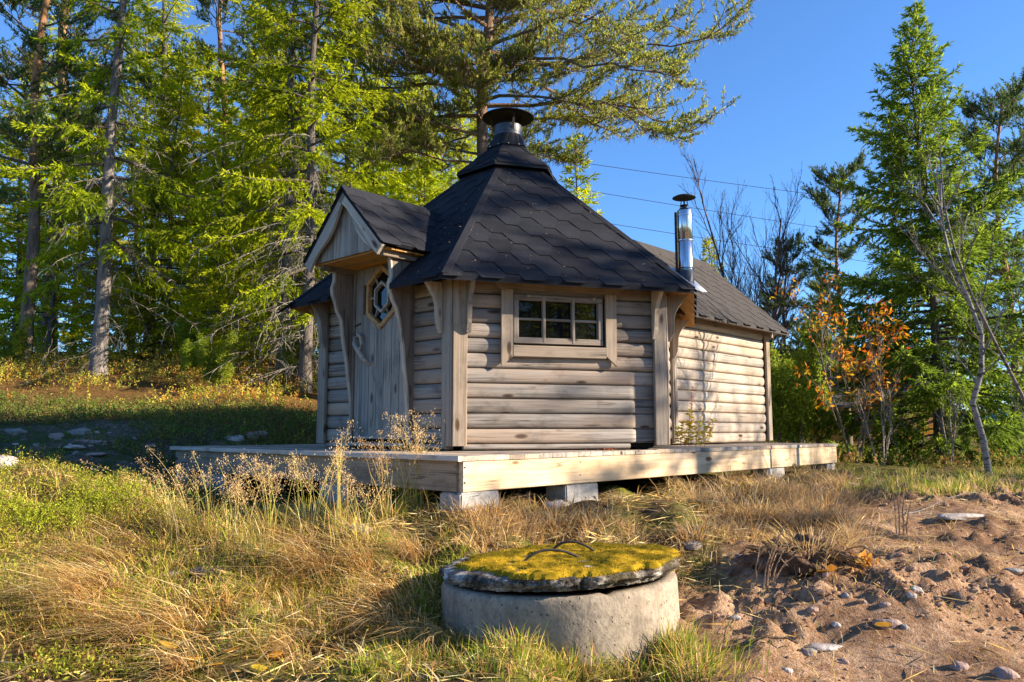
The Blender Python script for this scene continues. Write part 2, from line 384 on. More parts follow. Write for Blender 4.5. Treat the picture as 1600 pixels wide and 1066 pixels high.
gx = grid_axis(-4.6, 5.2, .034, -260, 260); gy = grid_axis(2.4, 9.6, .032, -120, 300)
GX, GY = np.meshgrid(gx, gy); GZ = height(GX, GY)
def gz(x, y):
    x = np.asarray(x, float); y = np.asarray(y, float)
    i = np.clip(np.searchsorted(gx, x) - 1, 0, len(gx) - 2); j = np.clip(np.searchsorted(gy, y) - 1, 0, len(gy) - 2)
    u = (x - gx[i]) / (gx[i + 1] - gx[i]); v = (y - gy[j]) / (gy[j + 1] - gy[j])
    return (GZ[j, i] * (1 - u) + GZ[j, i + 1] * u) * (1 - v) + (GZ[j + 1, i] * (1 - u) + GZ[j + 1, i + 1] * u) * v
def ground_mat():
    t = NT('ground_soil_and_litter'); v = t.n('TexCoord').outputs['Object']
    a = t.n('Attribute', attribute_name='Col').outputs['Vector']
    sx = t.n('SeparateXYZ', {0: a})
    f1 = t.noise(v, 2.2, 6, .65); f2 = t.noise(v, 22, 6, .7); f3 = t.noise(v, 90, 3, .7)
    litter = t.ramp(f2, [(.3, (.03, .02, .012)), (.5, (.10, .068, .038)), (.68, (.24, .165, .085))])
    litter = t.mix(t.ramp(f1, [(.42, 0.0), (.58, .9)]), litter, t.ramp(f2, [(.35, (.05, .06, .012)), (.65, (.22, .22, .03))]))
    dirt = t.ramp(t.math('ADD', t.math('MULTIPLY', f1, .5), t.math('MULTIPLY', f2, .5)), [(.33, (.115, .06, .033)), (.48, (.28, .16, .088)), (.62, (.49, .325, .205)), (.7, (.36, .22, .13))])
    dirt = t.mix(t.math('MULTIPLY', t.ramp(f3, [(.55, 0.0), (.75, 1.0)]), .5), dirt, (.42, .34, .27))
    dirt = t.mix(t.math('MULTIPLY', t.ramp(t.noise(v, 3.3, 5, .7), [(.5, 0.0), (.64, 1.0)]), .6), dirt, (.12, .068, .042))
    grav = t.ramp(f2, [(.3, (.035, .03, .022)), (.5, (.12, .10, .075)), (.7, (.24, .20, .165))])
    grav = t.mix(t.ramp(t.noise(v, 5, 4), [(.44, 0.0), (.56, .85)]), grav, (.06, .085, .022))
    heath = t.ramp(f2, [(.3, (.05, .035, .015)), (.5, (.16, .085, .03)), (.7, (.25, .16, .05))])
    c = t.mix(sx.outputs[0], litter, dirt); c = t.mix(sx.outputs[1], c, grav); c = t.mix(sx.outputs[2], c, heath)
    h = t.math('ADD', f2, t.math('MULTIPLY', f3, .5))
    t.bsdf(c, .95, .04, normal=t.bump(h, .8, .03)); return t.m
M['ground'] = ground_mat()
_nx, _ny = len(gx), len(gy); _id = np.arange(_nx * _ny).reshape(_ny, _nx)
_F = np.stack([_id[:-1, :-1], _id[:-1, 1:], _id[1:, 1:], _id[1:, :-1]], -1).reshape(-1, 4)
_C = np.stack([w_dirt(GX, GY), w_gravel(GX, GY), w_heath(GX, GY)], -1).reshape(-1, 3)
put('ground', np.stack([GX, GY, GZ], -1).reshape(-1, 3), _F, M['ground'], smooth=True, col=_C, kind='structure', origin=(0, 0, 0),
    label='hillside ground of soil, dry litter and reddish bare dirt around the hut')
_cp, _sp = math.cos(PITCH), math.sin(PITCH)
def ray(px, py): t = (533 - py) / FPX; return np.array([(px - 800) / FPX, _cp - t * _sp, _sp + t * _cp])
def on_ground(px, py):
    """the spot of the terrain seen along a line of sight, for planting things"""
    r = ray(px, py); k = np.linspace(2, 40, 3000); P = r[None] * k[:, None] + [0, 0, EYE]
    hit = np.nonzero(P[:, 2] < gz(P[:, 0], P[:, 1]))[0]
    p = P[hit[0] if len(hit) else -1]; return np.array([p[0], p[1], float(gz(p[0], p[1]))])

# ================================================================== THE HUT
UA = 0.8174; U = np.array([math.cos(UA), math.sin(UA), 0]); W = np.array([-U[1], U[0], 0])   # U: long axis, W: along the door wall
HC = np.array([-.0421, 7.9327, 0]); WS = 1.7954; RS = 2.151; EAVE = 1.347
def hexc(k, r, z=0.0):
    a = UA + PI + PI / 6 + k * PI / 3; return HC + r * np.array([math.cos(a), math.sin(a), 0]) + Z * z
M['honey'] = wood_mat('honey_brown_wood', (.22, .14, .08), (.44, .29, .165), (.46, .28, .14), stain=.3, sat=1.0)
hut = empty('barbecue_hut', HC, 'grey weathered log hut with steep black shingle roof and rear extension', 'hut')

def log_geo(P0, P1, N, z0, hgt=.12, bulge=.031, back=.05, end0=False, end1=False, seg=7):
    P0 = V3(P0); P1 = V3(P1); L = np.linalg.norm(P1 - P0); A = (P1 - P0) / L; ph = rng.uniform(0, 6, 4); off = rng.uniform(-50, 50, 3)
    k = 8; zs = np.linspace(-PI / 2, PI / 2, k); V = []; G = []
    ss = list(np.linspace(0, 1, seg))
    if end1: ss = [s * (1 - .07 / L) for s in ss] + [1 - .045 / L, 1 - .022 / L, 1 - .007 / L, 1.0]
    if end0: ss = [0, .007 / L, .022 / L, .045 / L] + [.07 / L + s * (1 - .07 / L) for s in ss]
    for s in ss:
        x = s * L; e = 1.0
        if end1: e = min(e, math.sqrt(max(0, 1 - max(0, 1 - (L - x) / .07) ** 2)))
        if end0: e = min(e, math.sqrt(max(0, 1 - max(0, 1 - x / .07) ** 2)))
        wob = .004 * math.sin(x * 3 + ph[0]) + .003 * math.sin(x * 7.3 + ph[1]); hz = (hgt / 2 - .0015)
        for t in zs:
            n = .004 + (bulge + wob) * math.cos(t) ** .55 * e - (1 - e) * .012; zz = hz * math.sin(t) * (1 - .22 * (1 - e))
            V.append(P0 + A * x + N * n + Z * (z0 + hgt / 2 + zz)); G.append((x + off[0], t * .055 + off[1], off[2]))
        for zz in (hz * .98, -hz * .98):
            V.append(P0 + A * x - N * back + Z * (z0 + hgt / 2 + zz)); G.append((x + off[0], zz + off[1], off[2] + .1))
    m = k + 2; F = []
    for i in range(len(ss) - 1):
        for j in range(m): F.append([i * m + j, (i + 1) * m + j, (i + 1) * m + (j + 1) % m, i * m + (j + 1) % m])
    F.append(list(range(m))); F.append([(len(ss) - 1) * m + j for j in range(m - 1, -1, -1)])
    return np.array(V), F, np.array(G)
def add_log(parent, *a, mat='log', **k):
    V, F, G = log_geo(*a, **k); o = put('log', V, F, M[mat], parent, gc=G, smooth=True)
    me = o.data
    try: me.set_sharp_from_angle(angle=math.radians(50))
    except Exception: pass
    return o
LH = .1205
def face_frame(k):
    a, b = hexc(k, WS), hexc(k + 1, WS); A = unit(b - a); N = np.array([A[1], -A[0], 0]); return a, b, A, N, (a + b) / 2
# inner dark shell so nothing shines through
sh = [hexc(k, WS - .075) for k in range(6)]
V = np.array([p + Z * .02 for p in sh] + [p + Z * 1.38 for p in sh])
put('inner_wall', V, [[k, (k + 1) % 6, 6 + (k + 1) % 6, 6 + k] for k in range(6)] + [list(range(5, -1, -1))], M['dark'], hut)

# --- window wall (k = 0)
a, b, A, N, mid = face_frame(0)
def fw(s, z, q=0.0): return mid + A * s + N * q + Z * z
wall = empty('wall', mid, parent=hut)
SL, SR = -.83, .83
rows = 11
add_log(wall, fw(SL, 0), fw(.60, 0), N, .008, .046, .028)
for i in range(rows):
    z0 = .055 + i * LH; zt = z0 + LH
    if zt < .70:
        add_log(wall, fw(SL, 0), fw(.66 + rng.uniform(-.012, .012), 0), N, z0, LH, .030, end1=True)
        V, F, G = beam(fw(.63, z0 + LH * .5, -.02), fw(SR + .02, z0 + LH * .5, -.02), Z, LH * .985, .05, .012); put('log_stub', V, F, M['log'], wall, gc=G)
    elif .75 < z0 < 1.26:
        add_log(wall, fw(SL, 0), fw(-.44, 0), N, z0, LH); add_log(wall, fw(.39, 0), fw(SR + .02, 0), N, z0, LH)
    else: add_log(wall, fw(SL, 0), fw(SR + .02, 0), N, z0, LH)
# --- window
win = empty('window', fw(-.035, 1.06, .03), parent=hut)
x0, x1, zb, zt = -.428, .352, .862, 1.262
fr = [beam(fw(x0, zb + .025, .035), fw(x1, zb + .025, .035), Z, .05, .05), beam(fw(x0, zt - .022, .035), fw(x1, zt - .022, .035), Z, .044, .05),
      beam(fw(x0 + .021, zb + .05, .035), fw(x0 + .021, zt - .045, .035), A, .042, .052), beam(fw(x1 - .021, zb + .05, .035), fw(x1 - .021, zt - .045, .035), A, .042, .052)]
V, F, G = join(fr); put('window_frame', V, F, M['board'], win, gc=G)
mu = []
for s in (-.168, .088): mu.append(beam(fw(s, zb + .012, .04), fw(s, zt - .012, .04), A, .026, .046, .005))
V, F, G = join(mu); put('mullion', V, F, M['board'], win, gc=G)
zm = 1.065
for s0, s1 in ((x0 + .043, -.182), (-.154, .074), (.102, x1 - .043)):
    wbeam('glazing_bar', win, M['board'], fw(s0, zm, .032), fw(s1, zm, .032), Z, .02, .026, ch=.004)
    for z0, z1 in ((zb + .05, zm - .01), (zm + .01, zt - .045)):
        V = np.array([fw(s0 - .01, z0 - .006, .018), fw(s1 + .01, z0 - .006, .018), fw(s1 + .01, z1 + .006, .018), fw(s0 - .01, z1 + .006, .018)])
        V = np.concatenate([V, V - N * .006]); put('pane', V, [[0, 1, 2, 3], [7, 6, 5, 4], [0, 4, 5, 1], [1, 5, 6, 2], [2, 6, 7, 3], [3, 7, 4, 0]], M['glass'], win)
put('window_backing', np.array([fw(x0 - .01, zb - .02, -.01), fw(x1 + .03, zb - .02, -.01), fw(x1 + .03, zt + .04, -.01), fw(x0 - .01, zt + .04, -.01)]), [[0, 1, 2, 3]], M['dark'], win)
trim = lambda xa, xb, inner: [(xa, 1.30), (xa, .675 if inner == 'r' else .755), (xb, .755 if inner == 'r' else .675), (xb, 1.30)]
# trims with slanted lower ends
for (xa, xb, cut) in ((-.537, -.440, 'r'), (.372, .468, 'l')):
    za, zb2 = (.672, .752) if cut == 'r' else (.775, .69)
    wprism('window_trim', win, M['board'], [(xa, za), (xb, zb2), (xb, 1.296), (xa, 1.296)], mid + N * .066, A, Z, .028, grain=1)
wprism('head_trim', win, M['board'], [(-.61, 1.375), (-.545, 1.299), (.49, 1.299), (.575, 1.375)], mid + N * .066, A, Z, .03)
wbeam('sill_board', win, M['board'], fw(-.438, .797, .068), fw(.37, .797, .068), Z, .095, .03, ch=.006)
for s in (-.31, .265):
    V, F = lathe([(0, .0), (.012, .004), (.014, .014), (.008, .022), (0, .024)], fw(s, 1.252, .066), N, 8)
    put('hook', V, F, M['pale'], win, smooth=True)

# --- right hand narrow face (k = 1) and hidden faces
a, b, A1, N1, mid1 = face_frame(1)
wall1 = empty('wall', mid1, parent=hut)
for i in range(11): add_log(wall1, mid1 - A1 * .83, mid1 + A1 * .83, N1, .055 + i * LH, LH, .04)
for k in (3, 4):
    a_, b_, A_, N_, m_ = face_frame(k); wl = empty('wall', m_, parent=hut)
    for i in range(11): add_log(wl, m_ - A_ * .86, m_ + A_ * .86, N_, .012 + i * LH, LH, seg=4)

# --- door wall (k = -1)
a, b, Ad, Nd, midd = face_frame(-1)        # Ad runs from the far corner to the front corner
def fd(p, z, q=0.0): return midd + W * p + Nd * q + Z * z
walld = empty('wall', midd, parent=hut)
for sa, sb in ((-.42, -.83), (.86, .44)): add_log(walld, fd(sa, 0), fd(sb, 0), Nd, .008, .046, .028)
for i in range(11):
    z0 = .055 + i * LH
    add_log(walld, fd(-.42, 0), fd(-.83, 0), Nd, z0, LH); add_log(walld, fd(.86, 0), fd(.44, 0), Nd, z0, LH)
door = empty('door', fd(.02, .85, .03), parent=hut, label='narrow grey plank door with a six-sided glazed window')
hexo = lambda r: [(.003 + r * .82 * math.sin(t), 1.326 + r * math.cos(t)) for t in [k * PI / 3 for k in range(6)]]
# planks (cut round the window opening by splitting above and below)
edges = np.linspace(-.36, .385, 8)
HXH, HXW = .262, .205
def hex_z(p):
    d = abs(p - .003)
    return None if d > HXW else HXH * (1 - .5 * d / HXW)
for k in range(7):
    p0, p1 = edges[k] + .0035, edges[k + 1] - .0035; pc = (p0 + p1) / 2; dq = rng.uniform(-.002, .003)
    d0, d1 = hex_z(p0), hex_z(p1); top = 1.665
    if d0 is None and d1 is None: wprism('plank', door, M['door'], [(p0, .085), (p1, .085), (p1, top), (p0, top)], midd + Nd * (.035 + dq), W, Z, .026, grain=1)
    else:
        c0 = d0 if d0 is not None else .13; c1 = d1 if d1 is not None else .13
        lo = [(p0, .085), (p1, .085), (p1, 1.326 - c1)]; hi = []
        if p0 < .003 < p1: lo.append((.003, 1.326 - HXH)); hi.append((.003, 1.326 + HXH))
        lo.append((p0, 1.326 - c0))
        wprism('plank', door, M['door'], lo, midd + Nd * (.035 + dq), W, Z, .026, grain=1)
        wprism('plank', door, M['door'], [(p0, 1.326 + c0)] + hi + [(p1, 1.326 + c1), (p1, top), (p0, top)], midd + Nd * (.035 + dq), W, Z, .026, grain=1)
wbeam('threshold', door, M['pale'], fd(-.37, .042, .05), fd(.39, .042, .05), Z, .03, .09, ch=.006)
wbeam('door_frame', door, M['dark_board'], fd(.40, .03, .02), fd(.40, 1.69, .02), W, .03, .09)
wbeam('door_frame', door, M['dark_board'], fd(-.376, .03, .02), fd(-.376, 1.69, .02), W, .03, .09)
wbeam('door_frame', door, M['board'], fd(-.36, 1.685, .03), fd(.385, 1.685, .03), Z, .035, .06)
def ring_frame(r0, r1, q0, q1):
    V = []; F = []
    for k in range(6):
        t = k * PI / 3
        for r, q in ((r0, q1), (r1, q1), (r1, q0), (r0, q0)): V.append(fd(.003 + r * .82 * math.sin(t), 1.326 + r * math.cos(t), q))
    for k in range(6):
        j = (k + 1) % 6
        for e in range(4): F.append([k * 4 + e, j * 4 + e, j * 4 + (e + 1) % 4, k * 4 + (e + 1) % 4])
    V = np.array(V); return V, F, (V - HC) * 1.0
V, F, G = ring_frame(.243, .290, .02, .068); put('hexagonal_window_frame', V, F, M['honey'], door, gc=G)
V, F, G = ring_frame(.118, .142, .028, .06); put('hexagonal_glazing_bar', V, F, M['pale'], door, gc=G)
for k in range(6):
    t = k * PI / 3; t2 = t
    wbeam('glazing_bar', door, M['board'], fd(.003 + .14 * .82 * math.sin(t2 + .52), 1.326 + .122 * math.cos(t2 + .52), .04), fd(.003 + .212 * math.sin(t2 + .52), 1.326 + .215 * math.cos(t2 + .52), .04), Nd, .022, .018)
V = np.array([fd(p, z, .024) for p, z in hexo(.25)] + [fd(p, z, .018) for p, z in hexo(.25)])
put('pane', V, [[0, 1, 2, 3, 4, 5], [11, 10, 9, 8, 7, 6]] + [[k, (k + 1) % 6, 6 + (k + 1) % 6, 6 + k] for k in range(6)], M['glass'], door)
put('door_backing', np.array([fd(-.38, .02, -.02), fd(.42, .02, -.02), fd(.42, 1.7, -.02), fd(-.38, 1.7, -.02)]), [[0, 1, 2, 3]], M['dark'], door)
hp = np.array([[fd(.325, 1.0, .05), fd(.342, .985, .085), fd(.33, .93, .10), fd(.26, .86, .105), fd(.20, .80, .10), fd(.165, .755, .085), fd(.16, .745, .05)],
               [fd(.325, 1.01, .05), fd(.30, 1.02, .085), fd(.25, .985, .09), fd(.235, .93, .09), fd(.24, .89, .095), fd(.25, .87, .1), fd(.255, .86, .1)]])
V, F = tubes(hp, np.array([[.014, .019, .02, .021, .021, .02, .017], [.012, .016, .015, .013, .013, .014, .014]]), 8)
put('handle', V, F, M['pale'], door, smooth=True, gc=V * 1.0)
V, F = tubes(np.array([[fd(.395, 1.09, .05), fd(.36, 1.1, .062), fd(.30, 1.115, .055)]]), .006, 5); put('latch', V, F, M['iron'], door)
wbeam('door_batten', door, M['pale'], fd(-.32, .098, .056), fd(.32, .098, .056), Z, .022, .016)

# --- porch cheeks beside the door: boards standing out from the wall with a wavy front edge
def cheek(p, prof, nboards, label):
    ch = empty('porch_side', fd(p, .8, .1), parent=hut, label=label)
    zs = [z for _, z in prof]; qs = [q for q, _ in prof]
    fz = np.linspace(.05, zs[-1], 24); fq = np.interp(fz, zs, qs) + .004 * np.sin(fz * 17 + p * 9)
    bw = .105; q0 = -.03
    while q0 < max(fq) - .005:
        q1 = q0 + bw
        pts = [(min(max(q, q0), q1 - .002), z) for q, z in zip(fq, fz)]
        keep = [(q, z) for q, z in pts if q > q0 + .004]
        if len(keep) >= 2:
            # contiguous upper run
            i = len(pts) - 1
            while i > 0 and pts[i - 1][0] > q0 + .004: i -= 1
            run = pts[i:]
            out = [(q0, run[0][1])] + run + [(q0, run[-1][1])]
            wprism('side_board', ch, M['dark_board'], out, midd + W * p, Nd, Z, .03, grain=1)
        q0 = q1
    # lighter worn front edge, following the wave
    V, F = [], []
    for q, z in zip(fq, fz):
        for dq, dp in ((0.0, -.019), (.016, -.019), (.016, .019), (0.0, .019)): V.append(fd(p + dp, z, q + dq))
    for i in range(len(fz) - 1):
        for e in range(4): F.append([i * 4 + e, i * 4 + (e + 1) % 4, (i + 1) * 4 + (e + 1) % 4, (i + 1) * 4 + e])
    F.append([0, 3, 2, 1]); m = (len(fz) - 1) * 4; F.append([m, m + 1, m + 2, m + 3])
    V = np.array(V); G = np.stack([V[:, 2], V[:, 0] * .5, V[:, 1] * .5], 1); put('wavy_edge', V, F, M['pale'], ch, gc=G)
cheek(.435, [(.0, .05), (.062, .577), (.127, .92), (.168, 1.149), (.205, 1.18), (.215, 1.26), (.275, 1.40), (.24, 1.53), (.27, 1.63)], 3, 'left side boards of the porch with wavy front edge')
cheek(-.41, [(.044, .05), (.11, .648), (.149, .911), (.187, 1.142), (.225, 1.16), (.249, 1.221), (.297, 1.321), (.262, 1.433), (.28, 1.55), (.31, 1.63)], 3, 'right side boards of the porch with wavy front edge')

# --- corner posts and eave brackets
def bracket_outline(top, z0, z1):
    z = np.linspace(0, 1, 17); q = .016 + top * (.35 * z + .65 * z ** 2) + .018 * np.sin(z * PI * 2.6 - .6) * (1 - .3 * z)
    q[:4] = np.linspace(.02, q[4], 4)
    pts = [(.0, z0)] + [(float(max(qq, .012)), float(z0 + (z1 - z0) * zz)) for qq, zz in zip(q, z)] + [(.0, z1)]
    return pts
for k in range(6):
    c = hexc(k, WS + .018); cp = empty('corner_post', c + Z * .7, parent=hut)
    for kk, sgn in ((k, 1), (k - 1, -1)):
        a_, b_, A_, N_, m_ = face_frame(kk)
        base = hexc(k, WS) + N_ * .058
        p_in = base + A_ * sgn * .0235
        wbeam('post_board', cp, M['board'], p_in + Z * .04, p_in + Z * 1.36, A_, .115, .034, ch=.004)
        if k in (5, 0, 1, 2):
            edge = base + A_ * sgn * .085 + N_ * .018
            wprism('bracket', cp, M['pale'] if kk != k else M['board'], bracket_outline(.15, .93, 1.335), edge, N_, Z, .036, grain=1)

# --- main roof shell: black felt above, brown boards below
APEX_R, APEX_Z = .40, 1.347 + (2.151 - .40) * .832
slope = .832
roof = empty('roof', HC + Z * 1.9, parent=hut)
TH = .042
ro = [hexc(k, RS, EAVE) for k in range(6)]; ri = [hexc(k, APEX_R, APEX_Z) for k in range(6)]
V = np.array(ro + ri + [p - Z * TH for p in ro] + [p - Z * TH for p in ri]); F = []; fm = []
for k in range(6):
    j = (k + 1) % 6
    if k == 5: continue
    F += [[k, j, 6 + j, 6 + k]]; fm.append(0)
    F += [[12 + k, 18 + k, 18 + j, 12 + j]]; fm.append(1)
    F += [[k, 12 + k, 12 + j, j]]; fm.append(0)
# the slope over the door is cut back where the porch stands
V = list(V)
pl_, pr_ = .455, -.43
def on_slope(p, q): return midd + W * p + Nd * q + Z * (EAVE + (RS - WS) * math.cos(PI / 6) * slope / math.cos(PI / 6) - q * slope / math.cos(PI / 6))
QE = (RS - WS) * math.cos(PI / 6)
cut = [on_slope(pl_, QE), on_slope(pl_, -.03), on_slope(pr_, -.03), on_slope(pr_, QE)]
face5 = [[ro[5], cut[0], cut[1], ri[5]], [ri[5], cut[1], cut[2], ri[0]], [cut[2], cut[3], ro[0], ri[0]]]
for q in face5:
    o_ = len(V); V += list(q) + [p - Z * TH for p in q]; F += [[o_, o_ + 1, o_ + 2, o_ + 3], [o_ + 7, o_ + 6, o_ + 5, o_ + 4]]; fm += [0, 1]
    for e in range(4): F.append([o_ + e, o_ + 4 + e, o_ + 4 + (e + 1) % 4, o_ + (e + 1) % 4]); fm.append(0)
V = np.array(V)
put('roof_deck', V, F, [M['felt'], M['soffit']], roof, gc=V * np.array([1, 1, 1]), fm=fm)
def clip_poly(poly, planes):
    for (nx, ny, d) in planes:
        out = []
        for i in range(len(poly)):
            p, q = poly[i], poly[(i + 1) % len(poly)]; dp = nx * p[0] + ny * p[1] - d; dq = nx * q[0] + ny * q[1] - d
            if dp <= 0: out.append(p)
            if (dp < 0 < dq) or (dq < 0 < dp): t = dp / (dp - dq); out.append((p[0] + t * (q[0] - p[0]), p[1] + t * (q[1] - p[1])))
        poly = out
        if len(poly) < 3: return []
    return poly
def inset_planes(poly, eps=0.0):
    n = len(poly); pl = []
    cx = sum(p[0] for p in poly) / n; cy = sum(p[1] for p in poly) / n
    for i in range(n):
        (xa, ya), (xb, yb) = poly[i], poly[(i + 1) % n]; nx, ny = yb - ya, xa - xb; l = math.hypot(nx, ny) + 1e-9; nx /= l; ny /= l; d = nx * xa + ny * ya
        if nx * cx + ny * cy > d: nx, ny, d = -nx, -ny, -d
        pl.append((nx, ny, d - eps))
    return pl
def shingles(poly3, parent, mat, c=.16, p=.345, a0=.10, over=.028, phase=0.0, mass=False, lift=.0065):
    """hexagonal felt tabs laid in courses over a planar face; poly3[0]-poly3[1] is the eave"""
    P = [V3(q) for q in poly3]; X = unit(P[1] - P[0]); N = unit(np.cross(P[1] - P[0], P[2] - P[0]))
    if N[2] < 0: N = -N
    Y = np.cross(N, X)
    if Y[2] < 0: Y = -Y
    O = P[0]; q2 = [(float(np.dot(q - O, X)), float(np.dot(q - O, Y))) for q in P]
    q2[0] = (q2[0][0] , q2[0][1] - over); q2[1] = (q2[1][0], q2[1][1] - over)
    pls = inset_planes(q2); xs = [q[0] for q in q2]; ys = [q[1] for q in q2]; cnt = 0; acc = []
    j = 0; y = -over - c * .55
    while y < max(ys):
        nx = int((max(xs) - min(xs)) / p) + 3
        for i in range(-1, nx):
            cx = min(xs) + (i + (.5 if j % 2 else 0) + phase) * p; dz = rng.uniform(0, .002); g = .0035
            tab = [(cx - a0 / 2, y), (cx + a0 / 2, y), (cx + p / 2 - a0 / 2 - g, y + c), (cx + p / 2 - g, y + c + .012), (cx + p / 2 - g, y + c + .06), (cx - p / 2 + g, y + c + .06), (cx - p / 2 + g, y + c + .012), (cx - p / 2 + a0 / 2 + g, y + c)]
            jit = rng.uniform(-.004, .004)
            tab = [(u + jit, v) for u, v in tab]
            q = clip_poly(tab, pls)
            if len(q) < 3: continue
            ar = abs(sum(q[k][0] * q[(k + 1) % len(q)][1] - q[(k + 1) % len(q)][0] * q[k][1] for k in range(len(q)))) / 2
            if ar < .0008: continue
            top = []; bot = []
            for (u, v) in q:
                h = dz + lift - (lift - .0025) * (v - y) / (c + .06)
                top.append(O + X * u + Y * v + N * h); bot.append(O + X * u + Y * v + N * .0006)
            n = len(q); Vv = np.array(top + bot); Ff = [list(range(n))] + [[k, n + k, n + (k + 1) % n, (k + 1) % n] for k in range(n)]
            if mass: acc.append((Vv, Ff))
            else: put('shingle', Vv, Ff, mat, parent)
            cnt += 1
        y += c; j += 1
    if mass and acc:
        V, F, G = join(acc); put('shingle_mass', V, F, mat, parent, kind='stuff')
    return cnt
ns = 0
for k in range(6):
    poly = [hexc(k, RS, EAVE), hexc((k + 1), RS, EAVE), hexc((k + 1), APEX_R, APEX_Z), hexc(k, APEX_R, APEX_Z)]
    if k != 5: ns += shingles(poly, roof, M['felt'], mass=k != 0, phase=.15)
    else:
        regs = [[ro[5], cut[0], on_slope(pl_, -.55), ri[5]], [cut[3], ro[0], ri[0], on_slope(pr_, -.55)]]
        ns += shingles(regs[0], roof, M['felt'], phase=.15); ns += shingles(regs[1], roof, M['felt'], phase=.15)
        ns += shingles([on_slope(pl_, -.03), on_slope(pr_, -.03), ri[0], ri[5]], roof, M['felt'], over=0, mass=True)
# hip strips
for k in range(6):
    p0, p1 = hexc(k, RS + .012, EAVE - .004), hexc(k, APEX_R, APEX_Z); T = unit(p1 - p0)
    V = []; F = []; n = 2
    for i, s in enumerate((0, 1)):
        c = p0 + (p1 - p0) * s
        for kk, sg in ((k, 1), (k - 1, -1)):
            A_ = face_frame(kk)[2]; V += [c + Z * .0105, c + A_ * sg * .06 + Z * .0085, c + A_ * sg * .062 + Z * .003]
    for g in (0, 3): F += [[g, g + 1, g + 7, g + 6], [g + 1, g + 2, g + 8, g + 7]]
    put('hip_strip', np.array(V), F, M['felt'], roof)
# sagging eave tip at the far left corner
lc = hexc(5, RS, EAVE); od = unit(lc - HC - Z * EAVE)
V, F, G = prism([(-.02, -.07), (.10, -.05), (.14, .0), (.10, .05), (-.02, .07)], lc + od * .0 - Z * .005, unit(od - Z * .75), np.cross(Z, od), .014)
put('hip_flap', V, F, M['felt'], roof)

# needles and crumbs fallen on the shingles
nl = 200; NP = []
for kf in (0, 5):
    a_, b_ = hexc(kf, RS, EAVE), hexc(kf + 1, RS, EAVE); c_, d_ = hexc(kf, APEX_R, APEX_Z), hexc(kf + 1, APEX_R, APEX_Z); s_ = rng.uniform(.03, .97, (nl // 2, 1)); t_ = rng.uniform(0, 1, (nl // 2, 1)) ** 1.5
    if kf == 5: s_ = s_ * .25 + np.where(rng.uniform(size=s_.shape) < .5, .0, .74)
    NP.append((a_ * (1 - s_) + b_ * s_) * (1 - t_) + (c_ * (1 - s_) + d_ * s_) * t_ + Z * .014)
NP = np.concatenate(NP); V, F, C = kites(NP, rng.normal(size=NP.shape) * [1, 1, .3], rng.uniform(.012, .035, len(NP)), .005, np.array([[.42, .30, .17]]) * rng.uniform(.5, 1.4, (len(NP), 1)), cross=False)
put('fallen_needles', V, F, M['grass'], roof, col=C, kind='stuff')
# --- raised cap roof, collar, flue and rain hat
cap = empty('smoke_cap', HC + Z * 2.9, parent=hut, label='raised six-sided cap roof with short flue and round rain hat')
c0, c1 = [hexc(k, .548, 2.785) for k in range(6)], [hexc(k, .20, 3.085) for k in range(6)]
V = np.array(c0 + c1 + [p - Z * .032 for p in c0] + [p - Z * .032 for p in c1]); F = []
for k in range(6):
    j = (k + 1) % 6; F += [[k, j, 6 + j, 6 + k], [12 + k, 18 + k, 18 + j, 12 + j], [k, 12 + k, 12 + j, j]]
put('cap_roof', V, F, M['felt'], cap)
for k in (5, 0, 1): shingles([c0[k], c0[(k + 1) % 6], c1[(k + 1) % 6], c1[k]], cap, M['felt'], c=.16, over=.006, phase=.35, lift=.006)
V = []; n = 24
col0 = [hexc(k, .235, 3.078) for k in range(6)]; F = []
for i in range(n):
    t = i / n * 6; k = int(t); f = t - k; pb = col0[k] * (1 - f) + col0[(k + 1) % 6] * f; d = pb - HC; ang = math.atan2(d[1], d[0])
    V += [pb, HC + .152 * np.array([math.cos(ang), math.sin(ang), 0]) + Z * 3.225]
for i in range(n): j = (i + 1) % n; F.append([2 * i, 2 * j, 2 * j + 1, 2 * i + 1])
put('collar', np.array(V), F, M['black_metal'], cap)
for k in range(12):
    t = k / 12 * 6 + .25; kk = int(t) % 6; f = t - int(t); pb = col0[kk] * (1 - f) + col0[(kk + 1) % 6] * f
    V, F = lathe([(0, .012), (.007, .009), (.009, .002), (.009, 0)], pb + unit(pb - HC - Z * 3) * .0 + Z * .006, unit(pb - HC - Z * 2.8), 6); put('rivet', V, F, M['steel'], cap)
V, F = lathe([(.148, 3.19), (.148, 3.255), (.1505, 3.257), (.1505, 3.262), (.147, 3.264), (.147, 3.325), (.149, 3.327), (.149, 3.335), (.14, 3.335), (.14, 3.2)], HC, Z, 40)
put('flue', V, F, M['grey_metal'], cap, smooth=False)
V, F = lathe([(.0, 3.50), (.12, 3.485), (.27, 3.44), (.274, 3.434), (.27, 3.43), (.12, 3.47), (.0, 3.482)], HC, Z, 48)
put('rain_hat', V, F, M['black_metal'], cap, smooth=True)
for ang in (math.radians(-70), math.radians(50), math.radians(190)):
    d = np.array([math.cos(ang), math.sin(ang), 0]); s = np.cross(Z, d)
    V, F, G = beam(HC + d * .148 + Z * 3.27, HC + d * .20 + Z * 3.46, s, .024, .004, .001); put('strap', V, F, M['black_metal'], cap)

